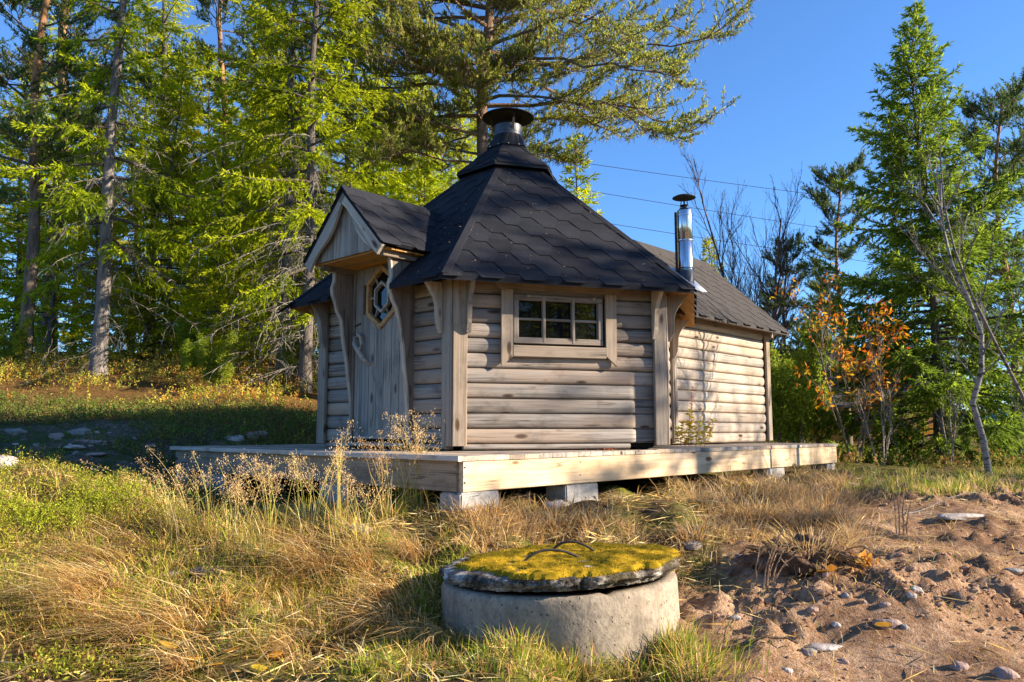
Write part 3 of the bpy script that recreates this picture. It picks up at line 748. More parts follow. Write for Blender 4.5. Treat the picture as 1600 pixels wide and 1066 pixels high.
# --- porch roof over the door
porch = empty('porch_roof', fd(-.02, 1.85, .25), parent=hut)
PE = .50; hw = .555; az_, tz = 2.20, 1.655; pc = -.02
def back_q(p, z):   # where the porch roof meets the main roof plane: outward distance at height z
    ap = HC; return (RS * math.cos(PI / 6)) - (z - EAVE) / (slope / math.cos(PI / 6)) - WS * math.cos(PI / 6)
for sg in (1, -1):
    pe, pr = pc + sg * hw, pc
    qe, qr = back_q(pe, tz), back_q(pr, az_)
    nrm = unit(np.cross(W * sg, Nd));
    tl = [fd(pe, tz, PE), fd(pe, tz, qe - .12), fd(pr, az_, qr - .12), fd(pr, az_, PE)]
    dn = unit(W * sg * (az_ - tz) + Z * hw) * .03
    V = np.array(tl + [q - dn for q in tl]); put('porch_roof_deck', V, [[0, 1, 2, 3], [7, 6, 5, 4], [0, 4, 5, 1], [3, 2, 6, 7], [0, 3, 7, 4]], [M['felt'], M['soffit']], porch, fm=[0, 1, 0, 0, 0])
    tl2 = [fd(pe, tz, PE + .012), fd(pe, tz, qe - .06), fd(pr, az_, qr - .06), fd(pr, az_, PE + .012)]
    shingles(tl2 if sg == -1 else tl2, porch, M['felt'], c=.14, over=.03, phase=.3, lift=.006)
    # bargeboard with wavy lower edge
    Xb = unit(W * (-sg) * hw + Z * (az_ - tz)); Lb = math.hypot(hw, az_ - tz); Yb = unit(np.cross(Nd, Xb)) * (1 if np.cross(Nd, Xb)[2] > 0 else -1)
    xs = np.linspace(0, Lb, 15); low = -.115 + .022 * np.sin(xs * 11 + (0 if sg > 0 else 1.5)) + .04 * (xs / Lb) ** 2
    out = [(float(x), float(l)) for x, l in zip(xs, low)] + [(Lb, 0), (0, 0)]
    V, F, G = prism(out, fd(pe, tz - .034, PE - .014), Xb, Yb, .026); put('bargeboard', V, F, M['pale'], porch, gc=G)
V, F, G = beam(fd(pc, az_ + .012, PE + .02), fd(pc, az_ + .012, -.45), W, .05, .02, .004); 
rc = [(-.075, -.066), (0, .012), (.075, -.066), (.075, -.080), (0, -.004), (-.075, -.080)]
V, F, G = prism(rc, fd(pc, az_ + .012, (PE - .40) / 2 + .0), W, Z, PE + .43); put('ridge_strip', V, F, M['felt'], porch)
# gable boards
bw = .088
for i in range(11):
    p0 = pc - hw + .06 + i * bw; p1 = p0 + bw - .004; f = lambda p: az_ - .06 - abs(p - pc) / hw * (az_ - tz)
    zb = tz - .03; t0, t1 = f(p0), f(p1)
    pts = [(p0, zb), (p1, zb), (p1, max(t1, zb + .004))] + ([(pc, az_ - .06)] if p0 < pc < p1 else []) + [(p0, max(t0, zb + .004))]
    if max(t0, t1) > zb + .02: wprism('gable_board', porch, M['door'], pts, fd(0, 0, PE - .075 + rng.uniform(-.002, .002)), W, Z, .02, grain=1)
for i in range(6):
    q = PE - .09 - i * .088
    if q < -.02: break
    wbeam('ceiling_board', porch, M['soffit'], fd(pc - hw + .05, tz - .035, q - .042), fd(pc + hw - .05, tz - .035, q - .042), Nd, .084, .016, ch=.005)
for sg in (1, -1): wbeam('porch_rail', porch, M['dark_board'], fd(pc + sg * .43, tz - .065, PE - .10), fd(pc + sg * .43, tz - .065, 0), Z, .045, .04)

# --- rear extension: log wall, roof, flue pipe
BC = hexc(2, WS); N2 = np.array([U[1], -U[0], 0]); EL = 2.34
ext = empty('wall', BC + U * 1.1, parent=hut, label='sunlit log wall of the rear extension')
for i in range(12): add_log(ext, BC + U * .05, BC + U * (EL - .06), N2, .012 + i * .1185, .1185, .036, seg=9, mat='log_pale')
wbeam('post_board', ext, M['board'], BC + U * .07 + N2 * .058 + Z * .03, BC + U * .07 + N2 * .058 + Z * 1.36, U, .06, .03)
eo = BC + U * EL
wbeam('post_board', ext, M['board'], eo + N2 * .058 + Z * .03 - U * .0, eo + N2 * .058 + Z * 1.44, U, .10, .034)
wbeam('post_board', ext, M['board'], eo + U * .06 + N2 * .0 + Z * .03, eo + U * .06 + Z * 1.44, N2, .10, .03)
sh = [BC - N2 * .06, eo - N2 * .06, eo - N2 * (WS + .0), BC - N2 * WS]
V = np.array([p + Z * .02 for p in sh] + [p + Z * 1.5 for p in sh]); put('inner_wall', V, [[0, 1, 5, 4], [1, 2, 6, 5], [2, 3, 7, 6]], M['dark'], hut)
endw = empty('wall', eo - N2 * WS / 2, parent=hut, label='gable end wall of the rear extension')
for i in range(20):
    z0 = .012 + i * .1185; half = WS / 2 if z0 < 1.45 else max(0, (2.46 - z0 - .12) / .94)
    cc = eo - N2 * WS / 2 
    if half > .1: add_log(endw, cc + N2 * half, cc - N2 * half, U, z0, .1185, seg=4)
back = empty('wall', BC + U * 1.1 - N2 * WS, parent=hut, label='far side log wall of the rear extension')
for i in range(12): add_log(back, BC + U * (EL - .06) - N2 * WS, BC + U * .05 - N2 * WS, -N2, .012 + i * .1185, .1185, .04, seg=4)
ero = empty('roof', BC + U * 1.2 + Z * 2, parent=hut, label='worn grey shingle roof of the rear extension')
RZ, EZ, OV = 2.515, 1.432, .262; half = WS / 2 + OV; r0t, r1t = -.75, EL + .24
axis0 = BC - N2 * WS / 2
for sg in (1, -1):
    tl = [axis0 + U * r0t + N2 * sg * half + Z * EZ, axis0 + U * r1t + N2 * sg * half + Z * EZ, axis0 + U * r1t + Z * RZ, axis0 + U * r0t + Z * RZ]
    V = np.array(tl + [q - Z * .045 for q in tl]); put('roof_deck', V, [[0, 1, 2, 3], [7, 6, 5, 4], [0, 4, 5, 1], [1, 5, 6, 2], [3, 2, 6, 7]], [M['felt_grey'], M['soffit']], ero, fm=[0, 1, 0, 0, 0])
    ns += shingles([axis0 + U * (.02 if sg > 0 else r0t) + N2 * sg * half + Z * EZ, tl[1], tl[2], axis0 + U * (.02 if sg > 0 else r0t) + Z * RZ], ero, M['felt_grey'], c=.16, over=.03, mass=sg < 0, lift=.006)
V, F, G = prism([(-.12, -.116), (0, .012), (.12, -.116), (.12, -.125), (0, .002), (-.12, -.125)], axis0 + U * ((r0t + r1t) / 2) + Z * (RZ + .012), N2, Z, r1t - r0t + .03)
put('ridge_strip', V, F, M['felt_grey'], ero)
wbeam('eave_board', ero, M['board'], BC + U * .1 + N2 * .05 + Z * 1.405, eo + U * .18 + N2 * .05 + Z * 1.405, Z, .07, .03)
wbeam('eave_rail', ero, M['dark_board'], BC + U * .05 + N2 * .20 + Z * 1.415, eo + U * .2 + N2 * .20 + Z * 1.415, Z, .04, .03)
FP = np.array([2.137, 9.452, 0]); FP = FP + np.array([.0025, 0, 0])
pipe = empty('flue_pipe', FP + Z * 1.9, parent=hut, label='shiny stainless steel flue pipe with black rain disc')
V, F = lathe([(.098, 1.86), (.098, 2.10), (.093, 2.105)], FP, Z, 36); put('pipe_section', V, F, M['grey_metal'], pipe, smooth=True)
V, F = lathe([(.093, 2.10), (.093, 2.48), (.0905, 2.482), (.0905, 2.486), (.093, 2.488), (.093, 2.86), (.09, 2.865)], FP, Z, 36); put('pipe_section', V, F, M['steel'], pipe, smooth=True)
for z in (2.115, 2.135, 2.484, 2.80):
    V, F = lathe([(.0955, z - .006), (.099, z - .004), (.099, z + .004), (.0955, z + .006)], FP, Z, 36); put('clamp_band', V, F, M['steel'] if z > 2.2 else M['iron'], pipe)
V, F = lathe([(.09, 2.862), (.055, 2.90), (.055, 2.935), (.0, 2.935)], FP, Z, 28); put('pipe_cone', V, F, M['steel'], pipe, smooth=True)
for ang in (.3, 2.4, 4.5):
    d = np.array([math.cos(ang), math.sin(ang), 0]); V, F, G = beam(FP + d * .052 + Z * 2.92, FP + d * .035 + Z * 3.03, np.cross(Z, d), .02, .003, .001); put('strap', V, F, M['iron'], pipe)
V, F = lathe([(.0, 3.062), (.10, 3.055), (.142, 3.035), (.144, 3.028), (.14, 3.026), (.09, 3.035), (0, 3.04)], FP, Z, 36); put('rain_disc', V, F, M['black_metal'], pipe, smooth=True)
V, F = tubes(np.array([[FP + np.array([-.115, -.02, z]) for z in (2.08, 2.4, 2.84)]]), .016, 6); put('support_rod', V, F, M['iron'], pipe)
# flashing plate round the pipe foot
sl = unit(N2 * half + Z * (EZ - RZ)); off = float(np.dot(FP - axis0, U)); w0 = float(np.dot(FP - axis0, N2)); zz = RZ - (RZ - EZ) / half * w0
V, F, G = prism([(-.20, -.19), (.26, -.17), (.30, .0), (.26, .17), (-.20, .19)], axis0 + U * off + N2 * w0 + Z * (zz + .022), sl, U, .006); put('flashing', V, F, M['lead'], pipe)

# ================================================================== DECK
CD = np.array([-.341, 5.0554, 0]) - W * .02; LR, LL = 6.30, 4.23
deck = empty('timber_deck', CD + U * 3 + W * 2 - Z * .2, 'low timber deck of grey boards with pale beam edge under the hut', 'deck')
bwid = .1475; n = int(LR / bwid)
for i in range(n):
    w = .1475; s = (i + .5) * (LR / n)
    ext_ = rng.uniform(-.002, .002); q0 = CD + U * s - W * (.006 + ext_); q1 = CD + U * s + W * (LL + rng.uniform(-.01, .01))
    mt = M['new'] if i == 0 and False else M['deck']
    wbeam('deck_board', deck, mt, q0 - Z * (.0165 + rng.uniform(0, .002)), q1 - Z * .0165, U, w, .033, ch=.003)
wbeam('edge_board', deck, M['deck'], CD - U * .018 - W * .012 - Z * .0175, CD - U * .018 + W * LL - Z * .0175, U, .034, .036, ch=.004)
# outer beams
BI = .028
wbeam('edge_beam', deck, M['new'], CD + U * (BI + .0) + W * BI - Z * .134, CD + U * (LR - .03) + W * BI - Z * .134, Z, .196, .045, ch=.004, seg=6, bow=.004)
wbeam('edge_beam', deck, M['shade_toned_beam'], CD + U * BI + W * (BI + .025) - Z * .134, CD + U * BI + W * (LL - .05) - Z * .134, Z, .196, .045, ch=.004)
wbeam('edge_beam', deck, M['new'], CD + U * (LR - .05) + W * .06 - Z * .134, CD + U * (LR - .05) + W * (LL - .05) - Z * .134, Z, .196, .045, ch=.004)
wbeam('edge_beam', deck, M['new'], CD + U * .06 + W * (LL - .05) - Z * .134, CD + U * (LR - .08) + W * (LL - .05) - Z * .134, Z, .196, .045, ch=.004)
for s in np.arange(.6, LR - .4, .62): wbeam('joist', deck, M['dark_board'], CD + U * s + W * .06 - Z * .134, CD + U * s + W * (LL - .08) - Z * .134, Z, .19, .045)
nails = []
for s in np.arange(.02, LR, 1.19):
    for dz in (-.075, -.172):
        V, F = lathe([(0, .004), (.007, .003), (.008, 0)], CD + U * (s + .02) + W * (BI - .0225) + Z * dz, -W, 6); nails.append((V, list(F.reshape(-1, 4)) if False else [f for f in np.concatenate(F)], None))
V, F, G = join(nails); put('nail', V, F, M['iron'], deck)

# concrete blocks the deck rests on
def rough_block(name, c, X, lx, ly, h, label, group=None, mat=None):
    X = unit(X); Y = np.cross(Z, X); bm_n = 6; V = []; F = []
    import bmesh
    bm = bmesh.new(); bmesh.ops.create_cube(bm, size=1)
    bmesh.ops.bevel(bm, geom=bm.edges[:], offset=.04, segments=2, affect='EDGES')
    bmesh.ops.subdivide_edges(bm, edges=bm.edges[:], cuts=2, use_grid_fill=True)
    V = np.array([v.co[:] for v in bm.verts]); F = [[v.index for v in f.verts] for f in bm.faces]; bm.free()
    V = V + rng.normal(size=V.shape) * .006
    Wd = c + X * (V[:, :1] * lx) + Y * (V[:, 1:2] * ly) + Z * (V[:, 2:3] * h)
    return put(name, Wd, F, mat or M['block'], None, label=label, cat='concrete block', group=group)
zb = -.234
bl = [(CD + U * .17 + W * .09, .36, .2, .30, 'concrete block under the front corner of the deck'),
      (CD + U * 1.28 + W * .12, .40, .2, .36, 'large pale concrete block carrying the sunlit deck beam nearest the corner'),
      (CD + U * 4.62 + W * .12, .42, .2, .34, 'concrete block in dry grass under the far half of the sunlit deck beam'),
      (CD + U * 6.17 + W * .14, .26, .2, .34, 'concrete block under the far end of the sunlit deck beam'),
      (CD + U * .12 + W * 3.42, .2, .50, .42, 'shaded concrete block under the deck behind seeding grass, near its far corner'),
      (CD + U * .12 + W * 1.45, .2, .38, .38, 'shaded concrete block under the deck below the door'),
      (CD + U * .12 + W * 4.05, .2, .30, .46, 'shaded concrete block under the outer corner of the deck')]
for c, lx, ly, h, lb in bl: rough_block('concrete_block', c + Z * (zb - h / 2), U, lx, ly, h, lb)
rough_block('concrete_slab', CD + U * .12 + W * .2 + Z * (zb - .2 - .10), U, .42, .5, .09, 'dark flat concrete slab below the block at the deck corner')

# ================================================================== WELL
WC = np.array([.228, 3.86, 0]); WR = .556
tilt = unit(np.array([-.038, .01, 1.0]))
well = empty('well_ring', WC + Z * -.8, 'grey concrete well ring standing in the grass before the hut', 'well')
prof = [(WR, -.55), (WR, -.2), (WR, -.03), (WR - .004, -.012), (WR - .014, .0), (WR - .09, .0), (WR - .09, -.5)]
prof = [(WR, -.55 + .04 * i) for i in range(13)] + prof[2:]
V, F = lathe(prof, WC + Z * -.525, tilt, 96)
d = V - WC; an = np.arctan2(d[:, 1], d[:, 0]); nz = vnoise(an * 6 + 20, V[:, 2] * 6, 1.0, 31) * .006 + vnoise(an * 20 + 50, V[:, 2] * 22, 1.0, 32) * .005
chip = np.maximum(0, vnoise(an * 9 + 30, V[:, 2] * 3, 1.0, 33) - .22) * .08 * (V[:, 2] > -.58)
step = np.where((an < -1.98) & (an > -3.3), .010, 0.0)
V[:, :2] += d[:, :2] / np.linalg.norm(d[:, :2], axis=1, keepdims=True) * (nz + step)[:, None]; V[:, 2] -= chip
put('concrete_ring', V, F, M['concrete'], well, smooth=True)
tl = unit(np.array([-.052, .034, 1.0]))
lid = empty('concrete_cover', WC + Z * -.47, 'cracked round concrete lid with moss and two bent iron loops on the well', 'cover')
LRd = .563; n = 220; prof = [(0, -.005), (.3, -.005), (LRd - .035, -.004), (LRd - .028, .0), (LRd - .026, .008), (LRd - .022, .014), (LRd - .006, .018), (LRd - .001, .025), (LRd, .032), (LRd - .001, .039), (LRd - .005, .046), (LRd - .013, .051), (LRd - .05, .054), (LRd - .15, .058), (.2, .062), (0, .064)]
X_ = unit(np.cross([0, 1, 0], tl)); Y_ = np.cross(tl, X_); LC = WC + Z * -.512
V, F = lathe(prof, LC, tl, n)
d = V - LC; an = np.arctan2(d @ Y_, d @ X_); rr = np.linalg.norm(d[:, :2], axis=1); hh = d @ tl
nz = (vnoise(an * 5 + 20, hh * 9, 1, 41) * .008 + vnoise(an * 15 + 50, hh * 45, 1, 42) * .018 * (hh > .02) + vnoise(an * 38, hh * 90, 1, 43) * .034 + vnoise(an * 80, hh * 150, 1, 46) * .014 - .03 * np.maximum(0, vnoise(an * 7 + 3, hh * 6, 1, 45) - .2) * 1.6) * smooth(.4, .56, rr)
V = V + (X_ * np.cos(an)[:, None] + Y_ * np.sin(an)[:, None]) * nz[:, None] + tl * (vnoise(V[:, 0], V[:, 1], 9, 44) * .018 * (hh > .03))[:, None]
put('slab', V, F, M['lid'], lid, smooth=True)
def moss_in(x, y):
    r = np.hypot(x, y); an = np.arctan2(y, x)
    edge = .572 + .015 * np.cos(an - .1) + vnoise(an * 3 + 9, r * 2, 1, 51) * .06 + vnoise(an * 9 + 9, r * 6, 1, 52) * .06 - .09 * np.exp(-((an - 2.9) / .5) ** 2) - .05 * np.exp(-((an + 2.6) / .5) ** 2)
    bare = vnoise(np.asarray(x) + 3, y, 6, 58) + .6 * vnoise(x, y, 15, 59)
    return (r < edge) & ((bare < .56) | (r < .12))
g = np.linspace(-.6, .6, 130); mx, my = np.meshgrid(g, g); inside = moss_in(mx, my)
mh = .060 + .010 + vnoise(mx, my, 8, 53) * .016 + vnoise(mx, my, 24, 54) * .009 + vnoise(mx, my, 60, 56) * .006; ids = -np.ones(mx.shape, int)
near_edge = inside & ~(np.roll(inside, 1, 0) & np.roll(inside, -1, 0) & np.roll(inside, 1, 1) & np.roll(inside, -1, 1)); ins2 = inside & ~near_edge; near2 = ins2 & ~(np.roll(ins2, 1, 0) & np.roll(ins2, -1, 0) & np.roll(ins2, 1, 1) & np.roll(ins2, -1, 1)); ins3 = ins2 & ~near2; near3 = ins3 & ~(np.roll(ins3, 1, 0) & np.roll(ins3, -1, 0) & np.roll(ins3, 1, 1) & np.roll(ins3, -1, 1))
mh = np.where(near_edge, .052, np.where(near2, .053 + (mh - .053) * .45, np.where(near3, .053 + (mh - .053) * .8, mh)))
ids[inside] = np.arange(inside.sum()); Vm = LC + X_ * mx[inside][:, None] + Y_ * my[inside][:, None] + tl * mh[inside][:, None]
ok = inside[:-1, :-1] & inside[1:, :-1] & inside[:-1, 1:] & inside[1:, 1:]
Fm = np.stack([ids[:-1, :-1][ok], ids[:-1, 1:][ok], ids[1:, 1:][ok], ids[1:, :-1][ok]], 1)
cn = smooth(-.25, .3, vnoise(mx, my, 7, 55) + .6 * vnoise(mx, my, 19, 57))[inside][:, None]; mc = np.array([.20, .145, .010]) * (1 - cn) + np.array([.54, .34, .022]) * cn
put('moss', Vm, Fm, M['grass'], lid, smooth=True, col=mc)
nb = 16000; ii = rng.integers(0, len(Vm), nb); Pm = Vm[ii] + rng.normal(size=(nb, 3)) * .003 - tl * .004; Dm = tl + rng.normal(size=(nb, 3)) * .6
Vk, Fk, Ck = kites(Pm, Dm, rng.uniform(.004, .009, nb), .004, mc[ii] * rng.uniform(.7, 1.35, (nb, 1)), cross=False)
put('moss_fronds', Vk, Fk, M['grass'], lid, col=Ck, kind='stuff')
for (x0, y0, x1, y1, h) in ((-.17, -.10, .10, -.07, .052), (-.03, .20, .19, .17, .055)):
    s = np.linspace(0, 1, 12); P = np.array([LC + X_ * (x0 + (x1 - x0) * t) + Y_ * (y0 + (y1 - y0) * t) + tl * (.066 + h * 1.0 * (1 - abs(2 * t - 1) ** 2.2) * (1.1 - .35 * t)) for t in s])
    V, F = tubes(P[None], .0065, 7); put('iron_loop', V, F, M['iron'], lid, smooth=True)

# ================================================================== TREES
def bez_interp(P, s):
    """P (n,3) polyline, s (k,) in 0..1 -> points and tangents"""
    n = len(P); t = np.clip(s, 0, .9999) * (n - 1); i = t.astype(int); f = (t - i)[:, None]
    return P[i] * (1 - f) + P[i + 1] * f, norm_rows(P[i + 1] - P[i])
def trunk_geo(h, r0, n=18, sides=11, wob=.05, col=(.16, .13, .105), top=(.16, .13, .105), flare=1.35, rt=.06):
    z = np.linspace(0, 1, n) ** 1.15 * h; P = np.stack([wob * np.sin(z * 1.1 + rng.uniform(0, 6)) * z / h * 2, wob * np.sin(z * .9 + rng.uniform(0, 6)) * z / h * 2, z - .25 * (z < .01)], 1)
    r = r0 * (1 - (1 - rt) * (z / h) ** .9); r[0] *= flare; r[1] *= 1 + (flare - 1) * .25
    V, F = tubes(P[None], r[None], sides)
    V = V + (vnoise(V[:, 0] * 14 + V[:, 1] * 9, V[:, 2] * 2.5, 1, 61) * r0 * .16)[:, None] * np.array([1, 1, 0])
    k = np.clip(V[:, 2:3] / h, 0, 1); k = smooth(.25, .55, k); C = np.array(col) * (1 - k) + np.array(top) * k
    return P, r, V, F, C
def spruce(h, r0, seed, z0, Lmax, nb, hang=.35, dens=13, cols=((.06, .10, .018), (.11, .15, .02)), spacing=.021, dead=30, tip=.55, cardL=.095, cardW=.0225, e_top=38, e_bot=-12, power=.8, bark=(.15, .13, .11)):
    global rng
    keep = rng; rng = np.random.default_rng(seed)
    P, r, V, F, C = trunk_geo(h, r0, col=bark, top=tuple(x * .8 for x in bark), rt=.05)
    parts = [('trunk', V, F, C, 'bark', True)]
    BP = []; BR = []; KP = []; KD = []; KC = []; TP = []; TR = []
    for i in range(nb):
        t = ((i + rng.uniform(0, 1)) / nb) ** .93; z = z0 + (h - z0) * t * .985
        L = (Lmax * (1 - t) ** power * rng.uniform(.5, 1.15) + .10) * (1 if t > .08 else rng.uniform(.55, 1))
        az = i * 2.399 + rng.uniform(-.5, .5); e = math.radians(e_bot + (e_top - e_bot) * t ** .8 + rng.uniform(-8, 8))
        b0, _ = bez_interp(P, np.array([(z / h) ** (1 / 1.15)]))
        s = np.linspace(0, 1, 8); d = np.array([math.cos(az), math.sin(az), 0]); sd = np.array([-d[1], d[0], 0]); dr = hang * (1 - t * .7)
        Q = b0 + d * (L * s * math.cos(e))[:, None] + Z * (L * (math.sin(e) * s - dr * .9 * s ** 1.7 + tip * dr * s ** 3.2))[:, None] + sd * (L * .10 * rng.normal() * s ** 2)[:, None]
        BP.append(Q); BR.append((.006 + .012 * L) * (1 - .85 * s) * (r0 / .12) ** .4)
        m = max(4, int(L * dens)); u = np.concatenate([rng.uniform(.10 if t > .2 else .25, .97, m), rng.uniform(.10 if t > .2 else .25, .97, m)]); sg = np.concatenate([np.ones(m), -np.ones(m)])
        B0, T0 = bez_interp(Q, u); side = norm_rows(np.cross(T0, Z)) * sg[:, None]
        hg = hang * rng.uniform(.1, 1.3, len(u))
        D = norm_rows(T0 * .7 + side * rng.uniform(.45, .95, len(u))[:, None] - Z * hg[:, None] + rng.normal(size=(len(u), 3)) * .12)
        ln = np.clip((.34 * L * (1 - u) ** .75 + .07) * rng.uniform(.6, 1.15, len(u)), .05, .62)
        k = 4; st = np.linspace(0, 1, k); TPi = B0[:, None] + D[:, None] * (ln[:, None] * st)[..., None] - Z * ((hg * .5 * ln)[:, None] * st ** 2)[..., None]
        TP.append(TPi); TR.append(np.broadcast_to(.0035 * (1 - .6 * st), (len(u), k)))
        nk = np.maximum(2, (ln / spacing).astype(int)); idx = np.repeat(np.arange(len(u)), nk)
        q = rng.uniform(.06, 1, len(idx)); 
        p = B0[idx] + D[idx] * (ln[idx] * q)[:, None] - Z * ((hg * .5 * ln)[idx] * q ** 2)[:, None]
        dd = norm_rows(D[idx] - Z * (hg[idx] * q)[:, None] + rng.normal(size=(len(idx), 3)) * .42)
        cl = np.array(cols[0]) + (np.array(cols[1]) - np.array(cols[0])) * np.clip(rng.uniform(0, 1) * .55 + rng.uniform(0, .45, len(idx)) , 0, 1)[:, None]
        KP.append(p); KD.append(dd); KC.append(cl)
        nt = int(L / .016) + 3; q = rng.uniform(.3, 1, nt); p, T = bez_interp(Q, q); KP.append(p); KD.append(norm_rows(T + rng.normal(size=(nt, 3)) * .5)); KC.append(np.repeat(np.array(cols[1])[None], nt, 0))
    # leader
    nt = 60; q = rng.uniform(.93, 1, nt); p, T = bez_interp(P, q); KP.append(p); KD.append(norm_rows(T * .6 + rng.normal(size=(nt, 3)) * .6)); KC.append(np.repeat(np.array(cols[1])[None], nt, 0))
    BP = np.array(BP); BR = np.array(BR); V, F = tubes(BP, BR, 4); C = np.repeat(np.array([[.10, .08, .06]]), len(V), 0)
    TPa = np.concatenate(TP)[::2]; TRa = np.concatenate(TR)[::2]; V2, F2 = tubes(TPa, TRa, 3); 
    allV = [V, V2]; allF = [F, F2 + len(V)]; allC = [C, np.repeat(np.array([[.12, .09, .06]]), len(V2), 0)]
    if dead:
        DP = []; 
        for i in range(dead):
            z = rng.uniform(.25, z0 + (h - z0) * .3); az = rng.uniform(0, 2 * PI); L = rng.uniform(.3, Lmax * .8); d = np.array([math.cos(az), math.sin(az), 0]); s = np.linspace(0, 1, 5)
            b0, _ = bez_interp(P, np.array([(z / h) ** (1 / 1.15)])); Q = b0 + d * (L * s)[:, None] - Z * (L * .45 * s ** 1.6)[:, None] + rng.normal(size=(5, 3)) * .03 * s[:, None]
            DP.append(Q)
            for j in range(int(4 + L * 7)):
                u = rng.uniform(.2, 1); p0, T = bez_interp(Q, np.array([u])); v = unit(T[0] * .4 + rng.normal(size=3) * .8 - Z * .6); l = rng.uniform(.08, .35)
                DP.append(p0 + v * (l * s)[:, None] - Z * (l * .3 * s ** 2)[:, None] + rng.normal(size=(5, 3)) * .012 * s[:, None])
        DP = np.array(DP); V3_, F3 = tubes(DP, np.linspace(.006, .002, 5)[None], 3); o = len(V) + len(V2)
        allV.append(V3_); allF.append(F3 + o); allC.append(np.array([.25, .22, .185]) * rng.uniform(.6, 1.2, (len(V3_), 1)))
    parts.append(('branches', np.concatenate(allV), np.concatenate(allF), np.concatenate(allC), 'bark', False))
    KP = np.concatenate(KP); KD = np.concatenate(KD); KC = np.concatenate(KC) * rng.uniform(.75, 1.3, (len(KP), 1))
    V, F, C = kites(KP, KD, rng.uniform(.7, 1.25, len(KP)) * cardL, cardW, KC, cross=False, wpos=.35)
    parts.append(('crown', V, F, C, 'needles', False)); rng = keep
    return parts
def limb_tree(h, r0, seed, limbs, cols, leafs=True, tuft_n=10, tuftL=.075, tuftW=.013, sub=12, twig=7, per=3, low=(.16, .12, .09), top=(.36, .19, .09), lichen=.3, wob=.08, droop_end=.0, subL=.36, rt=.25):
    """open-grown pine: limbs [(z, az, length, elevation, bend)]"""
    global rng
    keep = rng; rng = np.random.default_rng(seed)
    P, r, V, F, C = trunk_geo(h, r0, wob=wob, col=low, top=top, rt=rt)
    parts = [('trunk', V, F, C, 'bark', True)]; tl = []; KP = []; KD = []; KC = []; LP = []
    for (z, az, L, e, bend) in limbs:
        b0, _ = bez_interp(P, np.array([(z / h) ** (1 / 1.15)])); n = 10; s = np.linspace(0, 1, n); d = np.array([math.cos(az), math.sin(az), 0]); sd = np.array([-d[1], d[0], 0])
        wig = np.cumsum(rng.normal(size=(n, 3)) * .085 * L / 2, 0) * s[:, None]
        Q = b0 + d * (L * s * math.cos(e))[:, None] + Z * (L * (math.sin(e) * s + bend * s ** 2))[:, None] + sd * (L * .15 * rng.normal() * s ** 2)[:, None] + wig
        tl.append((Q, (.010 + .0095 * L) * (1 - .85 * s ** .7), 6, (.24, .15, .09) if rng.uniform() < .5 else (.16, .125, .10)))
        ctint = rng.uniform(0, 1)
        nsub = sub if z < 10.2 else max(6, sub // 2)
        for j in range(nsub):
            u = .14 + .86 * (j + rng.uniform(0, 1)) / nsub; p0, T = bez_interp(Q, np.array([u])); sgn = 1 if j % 2 else -1
            v = unit(T[0] * .75 + np.cross(T[0], Z) * sgn * rng.uniform(.4, 1.0) + Z * rng.uniform(-.35, .45) - Z * droop_end * u); l = (subL * L * (1.05 - u * .6) + .15) * rng.uniform(.6, 1.1)
            s6 = np.linspace(0, 1, 6); R_ = p0 + v * (l * s6)[:, None] + Z * (l * (.16 - droop_end * .8 * u) * s6 ** 2)[:, None] + np.cumsum(rng.normal(size=(6, 3)) * .03 * l, 0) * s6[:, None]
            tl.append((R_, (.004 + .007 * l) * (1 - .75 * s6), 4, (.17, .125, .09)))
            for k in range(twig):
                w_ = .2 + .8 * (k + rng.uniform(0, 1)) / twig; p1, T1 = bez_interp(R_, np.array([w_])); sg = 1 if k % 2 else -1
                v1 = unit(T1[0] * .7 + np.cross(T1[0], Z) * sg * rng.uniform(.3, 1) + Z * rng.uniform(-.15, .6)); l1 = rng.uniform(.12, .36)
                s4 = np.linspace(0, 1, 3); X_ = p1 + v1 * (l1 * s4)[:, None] + Z * (l1 * .2 * s4 ** 2)[:, None]
                tl.append((X_, .004 * (1 - .5 * s4), 3, (.16, .12, .085)))
                if leafs:
                    for m in range(per):
                        q = 1 - m * .3 - rng.uniform(0, .1); pp, TT = bez_interp(X_, np.array([max(q, .05)])); nn = tuft_n
                        KP.append(np.repeat(pp, nn, 0)); KP[-1] = pp - TT * rng.uniform(0, .09, (nn, 1)); KD.append(TT * .75 + Z * .3 + rng.normal(size=(nn, 3)) * .5)
                        c = np.array(cols[0]) + (np.array(cols[1]) - np.array(cols[0])) * min(1, max(0, .5 * ctint + rng.uniform(-.1, .6))); KC.append(np.repeat(c[None], nn, 0))
                if rng.uniform() < lichen:
                    for m in range(5):
                        lv = unit(rng.normal(size=3) * .55 - Z * .9); ll = rng.uniform(.06, .22); b = X_[rng.integers(0, 3)]
                        LP.append((b, lv * ll))
    VV = []; FF = []; CC = []; o = 0
    for n in set(len(a[0]) for a in tl):
        for sd_ in set(a[2] for a in tl if len(a[0]) == n):
            g = [a for a in tl if len(a[0]) == n and a[2] == sd_]
            V, F = tubes(np.array([a[0] for a in g]), np.array([a[1] for a in g]), sd_); VV.append(V); FF.append(F + o); o += len(V)
            CC.append(np.repeat(np.array([a[3] for a in g]), n * sd_, 0))
    if LP:
        lp = np.array([a for a, _ in LP]); ld = np.array([b for _, b in LP]); V, F, C = kites(lp, ld, np.linalg.norm(ld, axis=1), .013, np.array([.23, .165, .10]) * rng.uniform(.5, 1.5, (len(LP), 1)), cross=False); VV.append(V); FF.append(F + o); o += len(V); CC.append(C)
    parts.append(('branches', np.concatenate(VV), np.concatenate(FF), np.concatenate(CC), 'bark', False))
